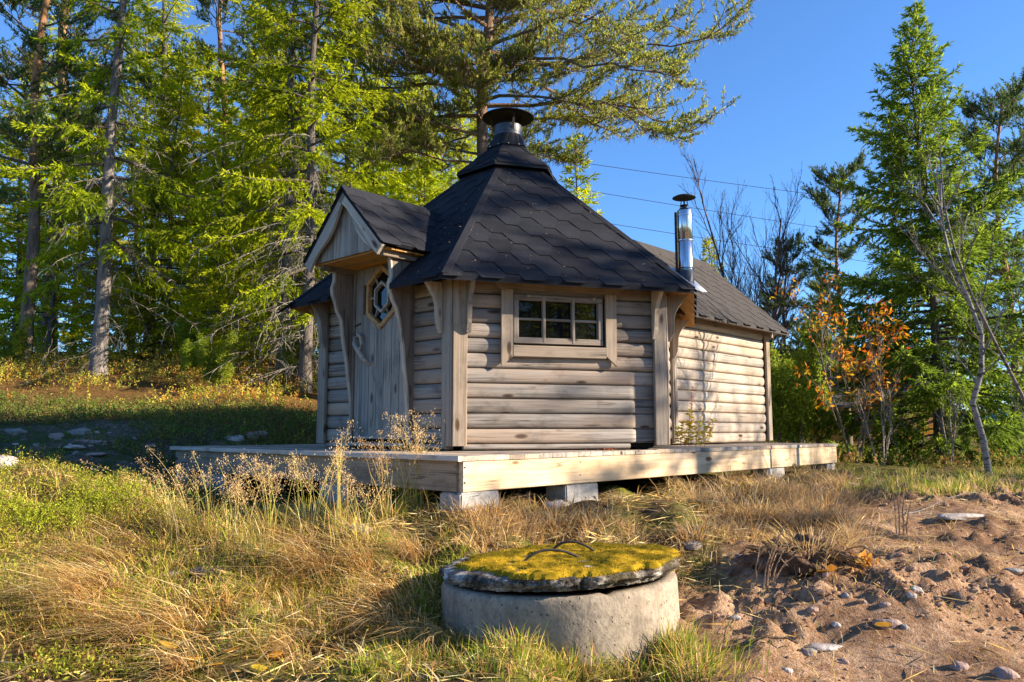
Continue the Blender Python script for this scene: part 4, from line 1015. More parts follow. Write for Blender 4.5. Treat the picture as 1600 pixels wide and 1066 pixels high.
    if leafs:
        KP = np.concatenate(KP); KD = np.concatenate(KD); KC = np.concatenate(KC) * rng.uniform(.8, 1.25, (len(KP), 1))
        V, F, C = kites(KP, KD, rng.uniform(.75, 1.2, len(KP)) * tuftL, tuftW, KC, cross=False, wpos=.5); parts.append(('crown', V, F, C, 'needles', False))
    rng = keep; return parts
def bare_tree(seed, h, r0, stems=((0, 0, 1.0),), depth=5, spread=.55, col=(.16, .13, .12), up=.25, ratio=.68, n0=9, mat='bark', leaf=None, path=None):
    global rng
    keep = rng; rng = np.random.default_rng(seed); tl = []; tips = []
    def grow(p, d, L, r, lev):
        n = 6 if lev < 2 else 4; s = np.linspace(0, 1, n); w = np.cumsum(rng.normal(size=(n, 3)) * .05 * L, 0) * s[:, None]; Q = p + d * (L * s)[:, None] + Z * (L * up * .5 * s ** 2)[:, None] + w
        tl.append((Q, r * (1 - .55 * s), lev)); 
        if lev >= depth: tips.append(Q[-1]); tips.append(Q[-2]); return
        k = {0: n0, 1: 6, 2: 4, 3: 3}.get(lev, 3)
        for i in range(k):
            u = .28 + .72 * (i + rng.uniform(0, 1)) / k; b, T = bez_interp(Q, np.array([u])); a = unit(rng.normal(size=3)); v = unit(T[0] + unit(np.cross(T[0], a)) * spread * rng.uniform(.7, 1.5) + Z * up * .5)
            grow(b[0], v, L * ratio * rng.uniform(.5, 1.0) * (1.15 - .5 * u), max(r * .42, .0022), lev + 1)
    if path is not None:
        Q = V3(path); n = len(Q); s = np.linspace(0, 1, n); tl.append((Q, r0 * (1 - .7 * s), 0))
        for i in range(n0):
            u = .3 + .7 * (i + rng.uniform(0, 1)) / n0; b, T = bez_interp(Q, np.array([u])); a = unit(rng.normal(size=3)); v = unit(T[0] * .8 + unit(np.cross(T[0], a)) * spread * 1.4 + Z * up)
            grow(b[0], v, h * .26 * rng.uniform(.5, 1), r0 * .3, 2)
    else:
        for (ax, ay, sc_) in stems: grow(np.array([0, 0, -.1]), unit(np.array([ax, ay, 1.0])), h * .62 * sc_, r0, 0)
    VV = []; FF = []; CC = []; o = 0; tr = None
    big = [a for a in tl if a[2] == 0]; small = [a for a in tl if a[2] > 0]
    Vt, Ft = [], []
    for a in big: V, F = tubes(a[0][None], a[1][None], 9); Ft.append(F + sum(len(v) for v in Vt)); Vt.append(V)
    Vt = np.concatenate(Vt); Ft = np.concatenate(Ft); parts = [('trunk', Vt, Ft, np.repeat(np.array([col]), len(Vt), 0), mat, True)]
    for n in set(len(a[0]) for a in small):
        g = [a for a in small if len(a[0]) == n]; V, F = tubes(np.array([a[0] for a in g]), np.array([a[1] for a in g]), 3); VV.append(V); FF.append(F + o); o += len(V)
        CC.append(np.repeat(np.array([col]) * .8, len(V), 0))
    parts.append(('branches', np.concatenate(VV), np.concatenate(FF), np.concatenate(CC), 'bark', False))
    if leaf:
        tp = np.array(tips); k, L, Wd, cs, frac = leaf; tp = tp[rng.uniform(size=len(tp)) < frac]; P = np.repeat(tp, k, 0) + rng.normal(size=(len(tp) * k, 3)) * .07; D = rng.normal(size=P.shape) - Z * .35
        cs = np.array(cs); C = cs[rng.integers(0, len(cs), len(P))] * rng.uniform(.75, 1.25, (len(P), 1))
        V, F, C = kites(P, D, L * rng.uniform(.7, 1.2, len(P)), Wd, C, cross=False); parts.append(('leaves', V, F, C, 'leaf', False))
    rng = keep; return parts
_tree_meshes = {}
def proto(key, parts): _tree_meshes[key] = [(n, mesh_data(n, V, F, M[m], sm, col=C)) for n, V, F, C, m, sm in parts]
def plant(key, name, x, y, label, cat='tree', group=None, s=1.0, rz=None, dz=-.05, tilt=(0, 0), sz=1.0):
    o = empty(name, (x, y, float(gz(x, y)) + dz), label, cat, group); o.rotation_euler = (tilt[0], tilt[1], rng.uniform(0, 2 * PI) if rz is None else rz); o.scale = (s, s, s * sz)
    for n, me in _tree_meshes[key]:
        c = bpy.data.objects.new(n, me); COL.objects.link(c); c.parent = o
    return o
GY = ((.15, .22, .012), (.60, .62, .018)); GD = ((.045, .10, .018), (.25, .34, .028)); GM = ((.12, .18, .008), (.46, .50, .014))
proto('spruce_old', spruce(12.5, .125, 11, 1.9, 2.1, 85, hang=.5, dens=11, cols=GM, dead=60, power=.6, e_bot=-18, bark=(.2, .175, .155)))
proto('spruce_dense', spruce(13.5, .13, 12, .9, 2.3, 125, hang=.5, dens=9.5, cols=GY, dead=40, power=.65, e_bot=-20))
proto('spruce_wide', spruce(12.0, .11, 13, 1.2, 2.6, 100, hang=.42, dens=9.5, cols=GM, dead=110, power=.55, e_bot=-16, bark=(.13, .11, .095)))
proto('spruce_lush', spruce(8.2, .095, 14, .12, 2.6, 215, hang=.44, dens=14, cols=GD, dead=26, power=.8, e_top=44, e_bot=-14, tip=.9, cardL=.095, cardW=.024))
proto('spruce_young', spruce(5.5, .06, 15, .25, 1.25, 100, hang=.3, dens=12, cols=GY, dead=8, power=.8))
proto('spruce_sunny', spruce(7.4, .08, 16, .2, 2.0, 150, hang=.55, dens=12, cols=GY, dead=14, power=.7, e_bot=-15, e_top=40))
def rnd_limbs(seed, n, z0, z1, L0, L1, e0=-5, e1=35, bend=.05):
    r = np.random.default_rng(seed); out = []
    for i in range(n):
        t = (i + r.uniform(0, 1)) / n; out.append((z0 + (z1 - z0) * t, i * 2.4 + r.uniform(-.5, .5), (L0 + (L1 - L0) * t) * r.uniform(.7, 1.15), math.radians(e0 + (e1 - e0) * t + r.uniform(-12, 12)), bend))
    return out
PC = ((.12, .16, .04), (.46, .43, .07))
hero = [(6.0, 3.1, 3.6, .1, -.15), (6.6, 3.9, 3.0, .1, -.1), (7.1, 2.5, 3.4, .15, -.1), (7.6, 3.6, 3.9, .15, -.15), (8.0, 2.8, 3.7, .2, -.15), (8.6, 3.4, 4.0, .2, -.15), (6.9, .35, 3.8, .05, -.12), (7.0, -.6, 4.0, .02, -.2), (5.2, 2.9, 2.6, .25, -.10), (5.0, 3.5, 2.4, .05, -.12), (5.6, -2.7, 2.8, .12, -.05), (5.9, .25, 3.0, .05, -.05), (6.3, -.45, 3.4, .10, -.16), (6.2, .1, 4.3, .05, -.07), (6.7, 2.8, 3.8, .15, -.12), (6.5, 3.5, 3.4, .22, -.22),
        (6.9, -.2, 4.6, .10, -.08), (7.2, 3.2, 4.2, .30, -.22), (7.3, .5, 4.2, .16, .0), (7.4, -.75, 3.6, .05, -.06), (7.6, 2.4, 3.4, .25, -.1), (7.8, -2.4, 3.2, .1, 0), (7.9, -.1, 4.4, .22, -.03), (8.2, 3.0, 4.3, .28, -.2), (8.4, .9, 3.6, .2, .03), (8.5, -1.4, 3.3, .15, 0),
        (8.8, .15, 4.3, .25, .0), (8.9, 3.5, 4.0, .2, -.1), (9.2, 2.3, 3.3, .3, 0), (9.5, -.5, 3.8, .3, 0), (9.7, .6, 3.3, .35, 0), (10.0, 3.1, 3.6, .35, -.05)] + rnd_limbs(5, 9, 10.3, 12.3, 2.6, 1.3, 20, 50) + rnd_limbs(6, 20, 5.3, 9.8, 1.9, 1.5, -10, 30)
proto('pine_hero', limb_tree(12.6, .18, 21, hero, PC, sub=16, twig=9, per=3, tuft_n=10, tuftL=.08, tuftW=.021, lichen=.9, low=(.14, .105, .085), top=(.21, .135, .09), subL=.42))
proto('pine_tall', limb_tree(14.5, .19, 22, rnd_limbs(8, 24, 4.8, 14.2, 3.0, 1.3, -8, 45), PC, sub=11, twig=7, per=3, tuft_n=11, lichen=.35, low=(.21, .15, .11), top=(.36, .20, .10), tuftW=.016, tuftL=.08))
proto('pine_slim', limb_tree(7.8, .10, 23, rnd_limbs(9, 24, 2.3, 7.7, 1.9, .7, -5, 50), ((.055, .10, .035), (.16, .21, .055)), sub=9, twig=6, per=3, tuft_n=13, lichen=.25, low=(.17, .13, .10), top=(.36, .19, .09), tuftW=.016, tuftL=.08))
proto('birch_bare', bare_tree(31, 5.2, .03, stems=((.05, 0, 1), (-.2, .1, .85), (.24, -.1, .85), (.16, .2, .8), (-.12, -.2, .9), (.38, .1, .75)), depth=4, spread=.5, col=(.13, .09, .09), up=.5, ratio=.6, n0=13))
proto('rowan', bare_tree(32, 3.3, .017, stems=((.08, 0, 1), (-.3, .1, .85), (.35, -.05, .75)), depth=3, spread=.65, col=(.20, .16, .13), up=.25, ratio=.55, n0=8, leaf=(9, .085, .03, [(.66, .27, .015), (.72, .38, .02), (.58, .15, .015), (.7, .48, .03)], .085)))
proto('bush', bare_tree(33, 2.4, .02, stems=((.05, 0, 1), (-.35, .2, .8), (.4, .1, .85), (.1, -.4, .8), (-.1, .45, .9)), depth=3, spread=.55, col=(.19, .16, .12), up=.35, ratio=.5, n0=8, leaf=(8, .07, .026, [(.24, .32, .03), (.34, .36, .03), (.20, .27, .03)], .9)))
proto('twiggy', bare_tree(34, 1.9, .014, stems=((.05, 0, 1), (-.3, .2, .8), (.3, .1, .85)), depth=3, spread=.5, col=(.32, .28, .24), up=.4, ratio=.55, n0=6))

plant('spruce_old', 'spruce_tree', -6.85, 12.9, 'old grey-trunked spruce with sparse drooping branches standing in orange heath', rz=.6)
plant('pine_tall', 'pine_tree', -10.9, 18.2, 'thick pine with reddish trunk behind the old grey spruce', rz=1.1)
plant('spruce_dense', 'spruce_tree', -8.7, 18.6, 'dense yellow-green spruce glowing in the sun behind the old grey spruce', rz=2.0)
plant('pine_slim', 'pine_tree', -7.9, 20.5, 'slim pine half hidden behind yellow-green spruces', rz=.2, s=1.5)
plant('spruce_wide', 'spruce_tree', -3.42, 12.9, 'wide dark-trunked spruce with tangled grey lower twigs near the porch', rz=.3)
plant('spruce_old', 'spruce_tree', -4.35, 14.8, 'second thin spruce trunk just behind the wide dark-trunked spruce', rz=3.4, s=.95)
plant('spruce_dense', 'spruce_tree', -4.2, 19.5, 'tall sunny spruce in the gap between the dark-trunked spruce and the pole', rz=4.4, s=1.0)
plant('spruce_young', 'spruce_tree', -6.2, 16.2, 'young bushy spruce in the heath between the two nearest spruce trunks', rz=1.0, s=1.1)
plant('spruce_young', 'spruce_tree', -4.9, 16.6, 'young spruce close behind the wide dark-trunked spruce', rz=2.0, s=.95)
plant('spruce_young', 'spruce_tree', -8.3, 15.4, 'low young spruce right behind the old grey trunk', rz=3.0, s=.8)
fill = np.random.default_rng(41)
for i, (fx, fy, fs, lb) in enumerate([(-7.6, 17.0, 1.15, 'full yellow-green spruce right of the old grey trunk, branches to the heath'), (-5.6, 18.2, 1.3, 'bushy sunlit spruce just left of the wide dark-trunked spruce'), (-3.0, 16.2, 1.05, 'bushy spruce right behind the porch gable'),
    (-2.3, 19.0, 1.3, 'full sunny spruce behind the utility pole foot'), (-5.2, 14.6, .8, 'lowest young spruce in front of the dark-trunked pair'), (-9.9, 16.6, 1.1, 'bushy spruce at the foot of the thick reddish pine'), (-7.0, 22.0, 1.6, 'tall yellow-green spruce deep between the two nearest trunks'),
    (-11.6, 20.5, 1.5, 'tall bushy spruce behind the thick reddish pine'), (-4.0, 22.5, 1.7, 'tall spruce deep behind the porch gable'), (-1.4, 22.0, 1.5, 'sunny spruce deep behind the main trunk of the big pine, left side'), (-12.6, 19.6, 1.4, 'bushy spruce at the outer left edge of the wood'),
    (-2.9, 14.6, .75, 'small spruce tucked behind the far eave corner'), (-6.6, 19.8, 1.5, 'middle yellow-green spruce in the centre of the left wood'), (-9.4, 23.0, 1.8, 'tallest yellow-green spruce deep behind the slim pine'), (-3.2, 25, 1.9, 'tall spruce farthest back behind the utility pole'), (.2, 24.5, 1.4, 'spruce deep behind the chimney of the hut')]):
    plant('spruce_young' if i % 3 else 'spruce_sunny', 'spruce_tree', fx, fy, lb, group='understorey spruces of the left wood', s=fs * (1 if i % 3 else .8))
plant('pine_hero', 'pine_tree', -.53, 15.0, 'big spreading pine with thick trunk rising behind the hut roof', rz=0.0)
plant('spruce_young', 'spruce_tree', 1.33, 15.6, 'small pointed spruce peeking over the black roof', rz=.5, s=1.12)
plant('spruce_young', 'spruce_tree', -1.95, 17.0, 'young spruce behind the porch roof by the wooden pole', rz=.9, s=.95)
plant('spruce_dense', 'spruce_tree', -12.6, 16.0, 'leafy spruce at the far left edge of the wood', rz=5.0, s=.95)
plant('spruce_wide', 'spruce_tree', -15.5, 21.0, 'wide spruce farther back beyond the reddish pine', rz=2.6)
plant('pine_slim', 'pine_tree', -9.3, 14.8, 'thin dark pine trunk left of the old grey spruce', rz=2.5, s=1.3)
plant('birch_bare', 'birch_tree', 5.95, 19.5, 'bare leafless birch with fine purplish twigs behind the extension roof', rz=1.2, s=1.38)
plant('spruce_young', 'spruce_tree', 5.55, 21.5, 'narrow dark spruce standing inside the bare birch twigs', rz=.4, s=1.02)
plant('pine_slim', 'pine_tree', 7.15, 20.2, 'small pine with bare orange stem beyond the extension gable', rz=1.4, s=.66)
plant('pine_slim', 'pine_tree', 7.95, 18.6, 'dark green pine beside the orange rowan', rz=.8, s=.85)
plant('rowan', 'rowan_tree', 4.95, 11.4, 'young rowan tree with glowing orange autumn leaves', rz=.3, s=1.08)
plant('spruce_lush', 'spruce_tree', 6.85, 12.6, 'tall lush green spruce standing alone against the blue sky', rz=.9, s=.96)
plant('pine_slim', 'pine_tree', 10.7, 16.6, 'tall thin pine just right of the lush green spruce', rz=.3, s=1.0)
plant('pine_slim', 'pine_tree', 13.2, 19.0, 'pine at the right edge of the view with open crown', rz=3.3, s=1.1)
plant('bush', 'leafy_bush', 4.45, 12.6, 'yellow-green leafy bush beside the far end of the deck', 'bush', rz=.2, s=1.0)
plant('bush', 'leafy_bush', 5.6, 15.5, 'taller yellow-green bush behind the deck end, before the dark cabin', 'bush', rz=1.2, s=1.15)
plant('twiggy', 'bare_shrub', 5.3, 11.3, 'bare twiggy shrub with pale stems past the deck end', 'shrub', rz=.2)
plant('twiggy', 'bare_shrub', 6.1, 10.9, 'bare twiggy shrub with pale stems in front of the lush spruce', 'shrub', rz=1.4, s=.9)
plant('twiggy', 'bare_shrub', 7.4, 11.2, 'thin grey shrub below the lush spruce by the dirt track', 'shrub', rz=2.4, s=.85)
for i, (qx, qy, qs) in enumerate([(-8.6, 13.4, .42), (-5.4, 13.2, .36), (-4.6, 12.2, .45), (-10.4, 12.6, .4), (-2.6, 12.4, .42), (-6.0, 14.8, .55), (-3.9, 14.0, .5)]): plant('bush', 'leafy_bush', qx, qy, 'knee high yellow-green bush growing in the orange heath', 'bush', 'low bushes in the heath', s=qs)
# two leaning birches at the right
bx, by = 5.17, 8.55
proto('birch_bent', bare_tree(35, 3.4, .038, depth=4, spread=.6, col=(.25, .23, .205), up=.3, ratio=.55, n0=17, mat='birch', path=[(0, 0, -.1), (-.04, .02, .45), (-.13, .02, .85), (-.02, 0, 1.2), (.02, .02, 1.6), (-.08, .05, 2.0), (-.22, .08, 2.4), (-.30, .1, 2.9), (-.28, .1, 3.4)]))
plant('birch_bent', 'birch_tree', bx, by, 'crooked white-barked birch rooted at the edge of the dirt', rz=0)
proto('birch_lean', bare_tree(36, 3.6, .022, depth=4, spread=.6, col=(.19, .15, .13), up=.3, ratio=.55, n0=15, mat='birch', path=[(.55, 0, -.3), (.35, 0, .35), (.12, 0, .95), (-.12, 0, 1.5), (-.33, 0, 2.0), (-.45, .05, 2.5), (-.50, .1, 3.0), (-.48, .15, 3.6)]))
plant('birch_lean', 'birch_tree', 5.1, 8.0, 'reddish-stemmed birch leaning in from the right edge', rz=0)
# woods farther back
bgr = np.random.default_rng(77)
for i in range(17):
    x = -34 + i * 2.1 + bgr.uniform(-.6, .6); y = bgr.uniform(23, 40)
    k, nm = [('spruce_dense', 'spruce_tree'), ('spruce_wide', 'spruce_tree'), ('pine_tall', 'pine_tree')][int(bgr.integers(0, 3))]
    x = x * y / 30
    lb = {'spruce_dense': 'dense sunlit spruce in the woods behind the nearest trees', 'spruce_wide': 'broad dark spruce in the woods behind the nearest trees', 'pine_tall': 'tall red-stemmed pine in the woods behind the nearest trees'}[k]
    plant(k, nm, x, y, lb, group='trees of the woods on the slope', s=bgr.uniform(.8, 1.1))
for i in range(26):
    x = 3 + i * 1.1 + bgr.uniform(-.5, .5); y = bgr.uniform(25, 42); x = x * y / 30
    k, nm = [('spruce_young', 'spruce_tree'), ('pine_slim', 'pine_tree'), ('bush', 'leafy_bush')][int(bgr.integers(0, 3))]
    if 6 < x * 24 / y < 13 and y < 34: y += 10; x += 1
    lb = {'spruce_young': 'young spruce in the low wood beyond the hut', 'pine_slim': 'slim pine in the low wood beyond the hut', 'bush': 'leafy yellow-green bush in the low wood beyond the hut'}[k]
    plant(k, nm, x, y, lb, cat='bush' if k == 'bush' else 'tree', group='trees of the low wood beyond', s=bgr.uniform(.75, 1.0) * (1.5 if k == 'bush' else 1))
# trees beside and behind the camera whose shade and reflections reach the hut
for (k, nm, x, y, s, lb) in (('pine_tall', 'pine_tree', 13.2, 5.9, .85, 'pine out of view shading the roof'), ('birch_bare', 'birch_tree', 15.5, 7.6, 1.45, 'bare birch out of view dappling the extension wall'), ('spruce_lush', 'spruce_tree', 8.6, 2.0, .3, 'spruce out of view shading the near dirt'),
                      ('spruce_dense', 'spruce_tree', 6.9, -2.1, .9, 'dense spruce behind the viewer mirrored in the window'), ('spruce_wide', 'spruce_tree', 8.6, -4.4, .9, 'wide spruce behind the viewer mirrored in the window'), ('spruce_dense', 'spruce_tree', 10.2, -6.2, 1, 'tall dense spruce farther behind the viewer'), ('spruce_wide', 'spruce_tree', 7.4, -5.2, 1, 'wide spruce farther behind the viewer'), ('pine_tall', 'pine_tree', 10.5, -7.5, .9, 'pine behind the viewer mirrored in the window')):
    plant(k, nm, x, y, lb, s=s)

# ================================================================== POLE, WIRES, CABIN
px_, py_ = -3.72, 27.0
pole = empty('utility_pole', (px_, py_, float(gz(px_, py_))), 'grey wooden power line pole among the trees behind the porch', 'pole')
V, F = tubes(np.array([[(px_, py_, float(gz(px_, py_)) - .3 + z) for z in np.linspace(0, 10.0, 8)]]), np.linspace(.14, .11, 8)[None], 12); put('post', V, F, M['board'], pole, smooth=True, gc=np.stack([V[:, 2], V[:, 0], V[:, 1]], 1))
V, F, G = beam((px_ - .9, py_ - .16, float(gz(px_, py_)) + 9.2), (px_ + .9, py_ - .16, float(gz(px_, py_)) + 9.2), Z, .12, .10); put('crossarm', V, F, M['board'], pole, gc=G)
for dx in (-.75, 0, .75):
    V, F = lathe([(.0, .16), (.035, .14), (.045, .08), (.03, .0)], (px_ + dx, py_ - .16, float(gz(px_, py_)) + 9.26), Z, 10); put('insulator', V, F, M['concrete'], pole, smooth=True)
def at_depth(px, py, y): r = ray(px, py); k = y / r[1]; return np.array([r[0] * k, y, EYE + r[2] * k])
for (xa, ya, xb, yb, lb) in ((-60, 92, 1700, 352, 'uppermost thin power line crossing the sky behind the hut'), (-60, 112, 1700, 412, 'second power line from the top crossing behind the hut'),
                             (-60, 165, 1700, 452, 'third power line from the top crossing behind the hut'), (-60, 205, 1700, 500, 'lowest power line crossing just above the extension roof')):
    A_, B_ = at_depth(xa, ya, 25.5), at_depth(xb, yb, 34); s = np.linspace(0, 1, 40)[:, None]; P = A_ * (1 - s) + B_ * s - Z * (4 * s * (1 - s)) * .5
    V, F = tubes(P[None], .011, 5); put('power_line', V, F, M['iron'], None, label=lb, cat='cable')
cx, cy = 8.9, 20.8; gb = float(gz(cx, cy)) - .1
cab = empty('log_cabin', (cx, cy, gb), 'dark roofed cabin half hidden behind the rowan and spruce', 'cabin')
V, F, G = beam((cx, cy - 1.6, gb + .7), (cx, cy + 1.6, gb + .7), Z, 1.5, 3.8, .01); put('wall', V, F, M['dark_board'], cab, gc=G)
for i in range(9): wbeam('wall_plank', cab, M['soffit'], (cx - 1.88, cy - 1.63, gb + .08 + i * .14), (cx + 1.88, cy - 1.63, gb + .08 + i * .14), Z, .13, .03)
for sg in (1, -1):
    tl_ = [V3((cx - 2.3, cy - sg * 2.1, gb + 1.25)), V3((cx + 2.3, cy - sg * 2.1, gb + 1.25)), V3((cx + 2.0, cy, gb + 2.55)), V3((cx - 2.0, cy, gb + 2.55))]
    V = np.array(tl_ + [q - Z * .08 for q in tl_]); put('roof', V, [[0, 1, 2, 3], [7, 6, 5, 4], [0, 4, 5, 1], [1, 5, 6, 2], [0, 3, 7, 4]], M['felt'], cab)
tl_ = [V3((cx - 2.6, cy - 3.3, gb + .95)), V3((cx - .3, cy - 3.3, gb + .95)), V3((cx - .3, cy - 1.9, gb + 1.32)), V3((cx - 2.6, cy - 1.9, gb + 1.32))]
V = np.array(tl_ + [q - Z * .06 for q in tl_]); put('lean_to_roof', V, [[0, 1, 2, 3], [7, 6, 5, 4], [0, 4, 5, 1], [1, 5, 6, 2], [0, 3, 7, 4]], M['felt_grey'], cab)
for x in (cx - 2.45, cx - .45): wbeam('porch_post', cab, M['board'], (x, cy - 3.2, gb - .1), (x, cy - 3.2, gb + .96), (1, 0, 0), .1, .1)
tx, ty = 15.2, 23.0; tz_ = float(gz(tx, ty)); M['tarp'] = simple('green_tarp', (.12, .36, .27), .6, 3, .2)
tarp = empty('tarp_stack', (tx, ty, tz_), 'pale green tarpaulin over a low stack at the far right', 'tarpaulin')
g1 = np.linspace(-1, 1, 14); xx, yy = np.meshgrid(g1, g1); hz = .95 * (1 - np.abs(xx) ** 1.6 * .75) * (1 - np.abs(yy) ** 4 * .5) + vnoise(xx, yy, 3, 71) * .15
_i = np.arange(196).reshape(14, 14); V = np.stack([tx + xx * 1.5, ty + yy * 1.0, tz_ - .1 + hz], -1).reshape(-1, 3); put('cloth', V, np.stack([_i[:-1, :-1], _i[:-1, 1:], _i[1:, 1:], _i[1:, :-1]], -1).reshape(-1, 4), M['tarp'], tarp, smooth=True)

# ================================================================== GROUND COVER
def blade_geo(P, h, az, lean, w, col):
    n = len(P); h = np.broadcast_to(h, n); az = np.broadcast_to(az, n); lean = np.broadcast_to(lean, n); w = np.broadcast_to(w, n)
    d = np.stack([np.cos(az), np.sin(az), np.zeros(n)], 1); fa = az + PI / 2 + rng.normal(size=n) * .7; sd = np.stack([np.cos(fa), np.sin(fa), np.zeros(n)], 1)
    V = []; C = []
    for s, k in ((0, 1.0), (.4, .85), (.75, .55), (1, 0)):
        c = P + d * (h * lean * s ** 1.7)[:, None] + Z * (h * (s - .42 * np.minimum(lean, 1.6) * s ** 2))[:, None]
        if k: V += [c - sd * (w * k / 2)[:, None], c + sd * (w * k / 2)[:, None]]
        else: V += [c]
    V = np.stack(V, 1); i = np.arange(n)[:, None] * 7
    q = np.concatenate([i + [0, 1, 3, 2], i + [2, 3, 5, 4]]); t = i + [4, 5, 6]
    return V.reshape(-1, 3), [q, t], np.repeat(col, 7, 0)
def excl(x, y, m=.0):
    """mask of spots free of deck, well and bare dirt"""
    q = np.stack([x - CD[0], y - CD[1]], -1); a = q @ U[:2]; b = q @ W[:2]
    deckin = (a > .12 - m) & (a < LR) & (b > .10 - m) & (b < LL)
    wellin = np.hypot(x - WC[0], y - WC[1]) < WR + .02
    return ~(deckin | wellin)
def pick(cols, n, jit=.25): cols = np.array(cols); return cols[rng.integers(0, len(cols), n)] * rng.uniform(1 - jit, 1 + jit, (n, 1))
STRAW = [(.70, .48, .17), (.78, .58, .25), (.58, .36, .12), (.70, .44, .13), (.34, .20, .08), (.80, .66, .36)]
GREEN = [(.20, .30, .03), (.30, .38, .04), (.14, .22, .03), (.38, .40, .05)]
YGREEN = [(.36, .37, .04), (.46, .43, .05), (.26, .31, .03), (.50, .42, .06)]
def dens_field(x, y):   # clumpiness
    return vnoise(x, y, 1.6, 81) + .6 * vnoise(x, y, 4.2, 82)
def scatter(n, x0, x1, y0, y1, f):
    x = rng.uniform(x0, x1, n); y = rng.uniform(y0, y1, n); ok = excl(x, y) & (rng.uniform(size=n) < f(x, y)); return x[ok], y[ok]
# matted dry grass between the well, the deck and the left bank
x, y = scatter(70000, -4.2, 3.6, 2.75, 9.2, lambda x, y: (1 - w_dirt(x, y)) * (1 - smooth(6.1, 6.6, y) * smooth(-2.6, -3.1, x)) * np.clip(.16 + 2.4 * dens_field(x, y), .02, 1) * (.35 + .65 * smooth(-3.4, -1.0, x + .3 * (y - 4))) * np.where(y > 6.8, .6, 1))
n = len(x); P = np.stack([x, y, gz(x, y) - .01], 1); dirn = np.where(x > .3, -.4 + vnoise(x, y, .8, 83) * 4, PI + .55 + vnoise(x, y, .8, 83) * 3) + rng.normal(size=n) * 1.0
hh = rng.uniform(.04, .16, n) * (1 + .5 * np.clip(dens_field(x, y), -.5, 1)); V, F, C = blade_geo(P, hh, dirn, rng.uniform(.2, 1.8, n), rng.uniform(.004, .010, n), pick(STRAW + [(.3, .29, .06)], n, .4))
put('dry_grass', V, F, M['grass'], None, col=C, kind='stuff', label='matted straw-coloured dry grass covering the slope before the deck', origin=(0, 0, 0))
# short tufts that stand taller
def tufts(name, label, spots, nb, h0, h1, rad, cols, w0=.0035, w1=.006, lean=(.15, .9), az=None):
    Ps = []; H = []; A = []; L_ = []
    for (tx, ty, sc_) in spots:
        k = int(nb * sc_); r = np.abs(rng.normal(size=k)) * rad * sc_; a = rng.uniform(0, 2 * PI, k); xx = tx + r * np.cos(a); yy = ty + r * np.sin(a); ok = excl(xx, yy); xx, yy, a = xx[ok], yy[ok], a[ok]
        Ps.append(np.stack([xx, yy, gz(xx, yy) - .01], 1)); H.append(rng.uniform(h0, h1, len(xx)) * sc_); A.append(a + rng.normal(size=len(xx)) * .5 if az is None else az + rng.normal(size=len(xx)) * .6); L_.append(rng.uniform(*lean, len(xx)))
    P = np.concatenate(Ps); n = len(P); V, F, C = blade_geo(P, np.concatenate(H), np.concatenate(A), np.concatenate(L_), rng.uniform(w0, w1, n), pick(cols, n))
    return put(name, V, F, M['grass'], None, col=C, kind='stuff', label=label, origin=(0, 0, 0))
def spots_from(pts): return [(*on_ground(px, py)[:2], s) for px, py, s in pts]
r_ = np.random.default_rng(5)
gp = [(r_.uniform(720, 1110), r_.uniform(1005, 1062), r_.uniform(.7, 1.2)) for _ in range(34)] + [(r_.uniform(560, 760), r_.uniform(985, 1062), r_.uniform(.6, 1)) for _ in range(16)] + [(r_.uniform(620, 700), r_.uniform(900, 985), r_.uniform(.6, .9)) for _ in range(10)] + [(1075, 1030, 1.3), (1050, 1020, 1.2), (1095, 1050, 1.3), (980, 1040, 1.1), (640, 805, .9), (655, 800, 1.0), (630, 812, .8)]
tufts('green_grass', 'fresh green grass tufts round the foot of the well ring', spots_from(gp), 105, .04, .15, .10, GREEN + YGREEN[:2] + STRAW[:3] + [(.30, .18, .08)], lean=(.1, 1.2))
sp = [(r_.uniform(1075, 1330), r_.uniform(748, 850), r_.uniform(.6, 1.2)) for _ in range(58)] + [(r_.uniform(700, 1000), r_.uniform(800, 850), r_.uniform(.6, 1.1)) for _ in range(36)] + [(r_.uniform(1180, 1320), r_.uniform(775, 830), r_.uniform(.8, 1.2)) for _ in range(16)]
sp = [a for a in sp if not (835 < a[0] < 1000 and a[1] < 815) and rng.uniform() < .72]
tufts('straw_tufts', 'golden dry grass tufts along the sunlit side of the deck', spots_from(sp), 130, .05, .25, .12, [(.62, .46, .20), (.72, .55, .28), (.48, .30, .12), (.60, .36, .11), (.34, .21, .11), (.46, .36, .24)], lean=(.3, 1.6))
lp = [(r_.uniform(0, 560), r_.uniform(790, 1010), r_.uniform(.6, 1.2)) for _ in range(170)]
tufts('yellow_grass', 'sunlit yellow-green grass tufts on the left foreground', spots_from(lp), 95, .04, .17, .10, YGREEN[:3] + STRAW[:4] + [(.30, .18, .08)], lean=(.2, 1.5))
sl = [(r_.uniform(60, 700), r_.uniform(830, 1060), r_.uniform(.8, 1.3)) for _ in range(70)]
tufts('bent_straw', 'long bent straw lying over the slope in the foreground', spots_from(sl[:20]), 150, .14, .38, .08, STRAW, w0=.0025, w1=.006, lean=(.8, 1.9), az=PI + .9)
tufts('low_green', 'short green grass and weeds between the straw in the foreground', spots_from([(r_.uniform(0, 760), r_.uniform(800, 1062), r_.uniform(.6, 1.2)) for _ in range(80)]), 80, .03, .10, .10, GREEN + YGREEN[:2], lean=(.1, 1.0))
rp_ = [(r_.uniform(1330, 1600), r_.uniform(735, 772), r_.uniform(.5, .9)) for _ in range(40)]
tufts('verge_grass', 'green and straw verge grass along the far edge of the dirt', spots_from(rp_), 110, .08, .22, .14, GREEN + STRAW[:3])
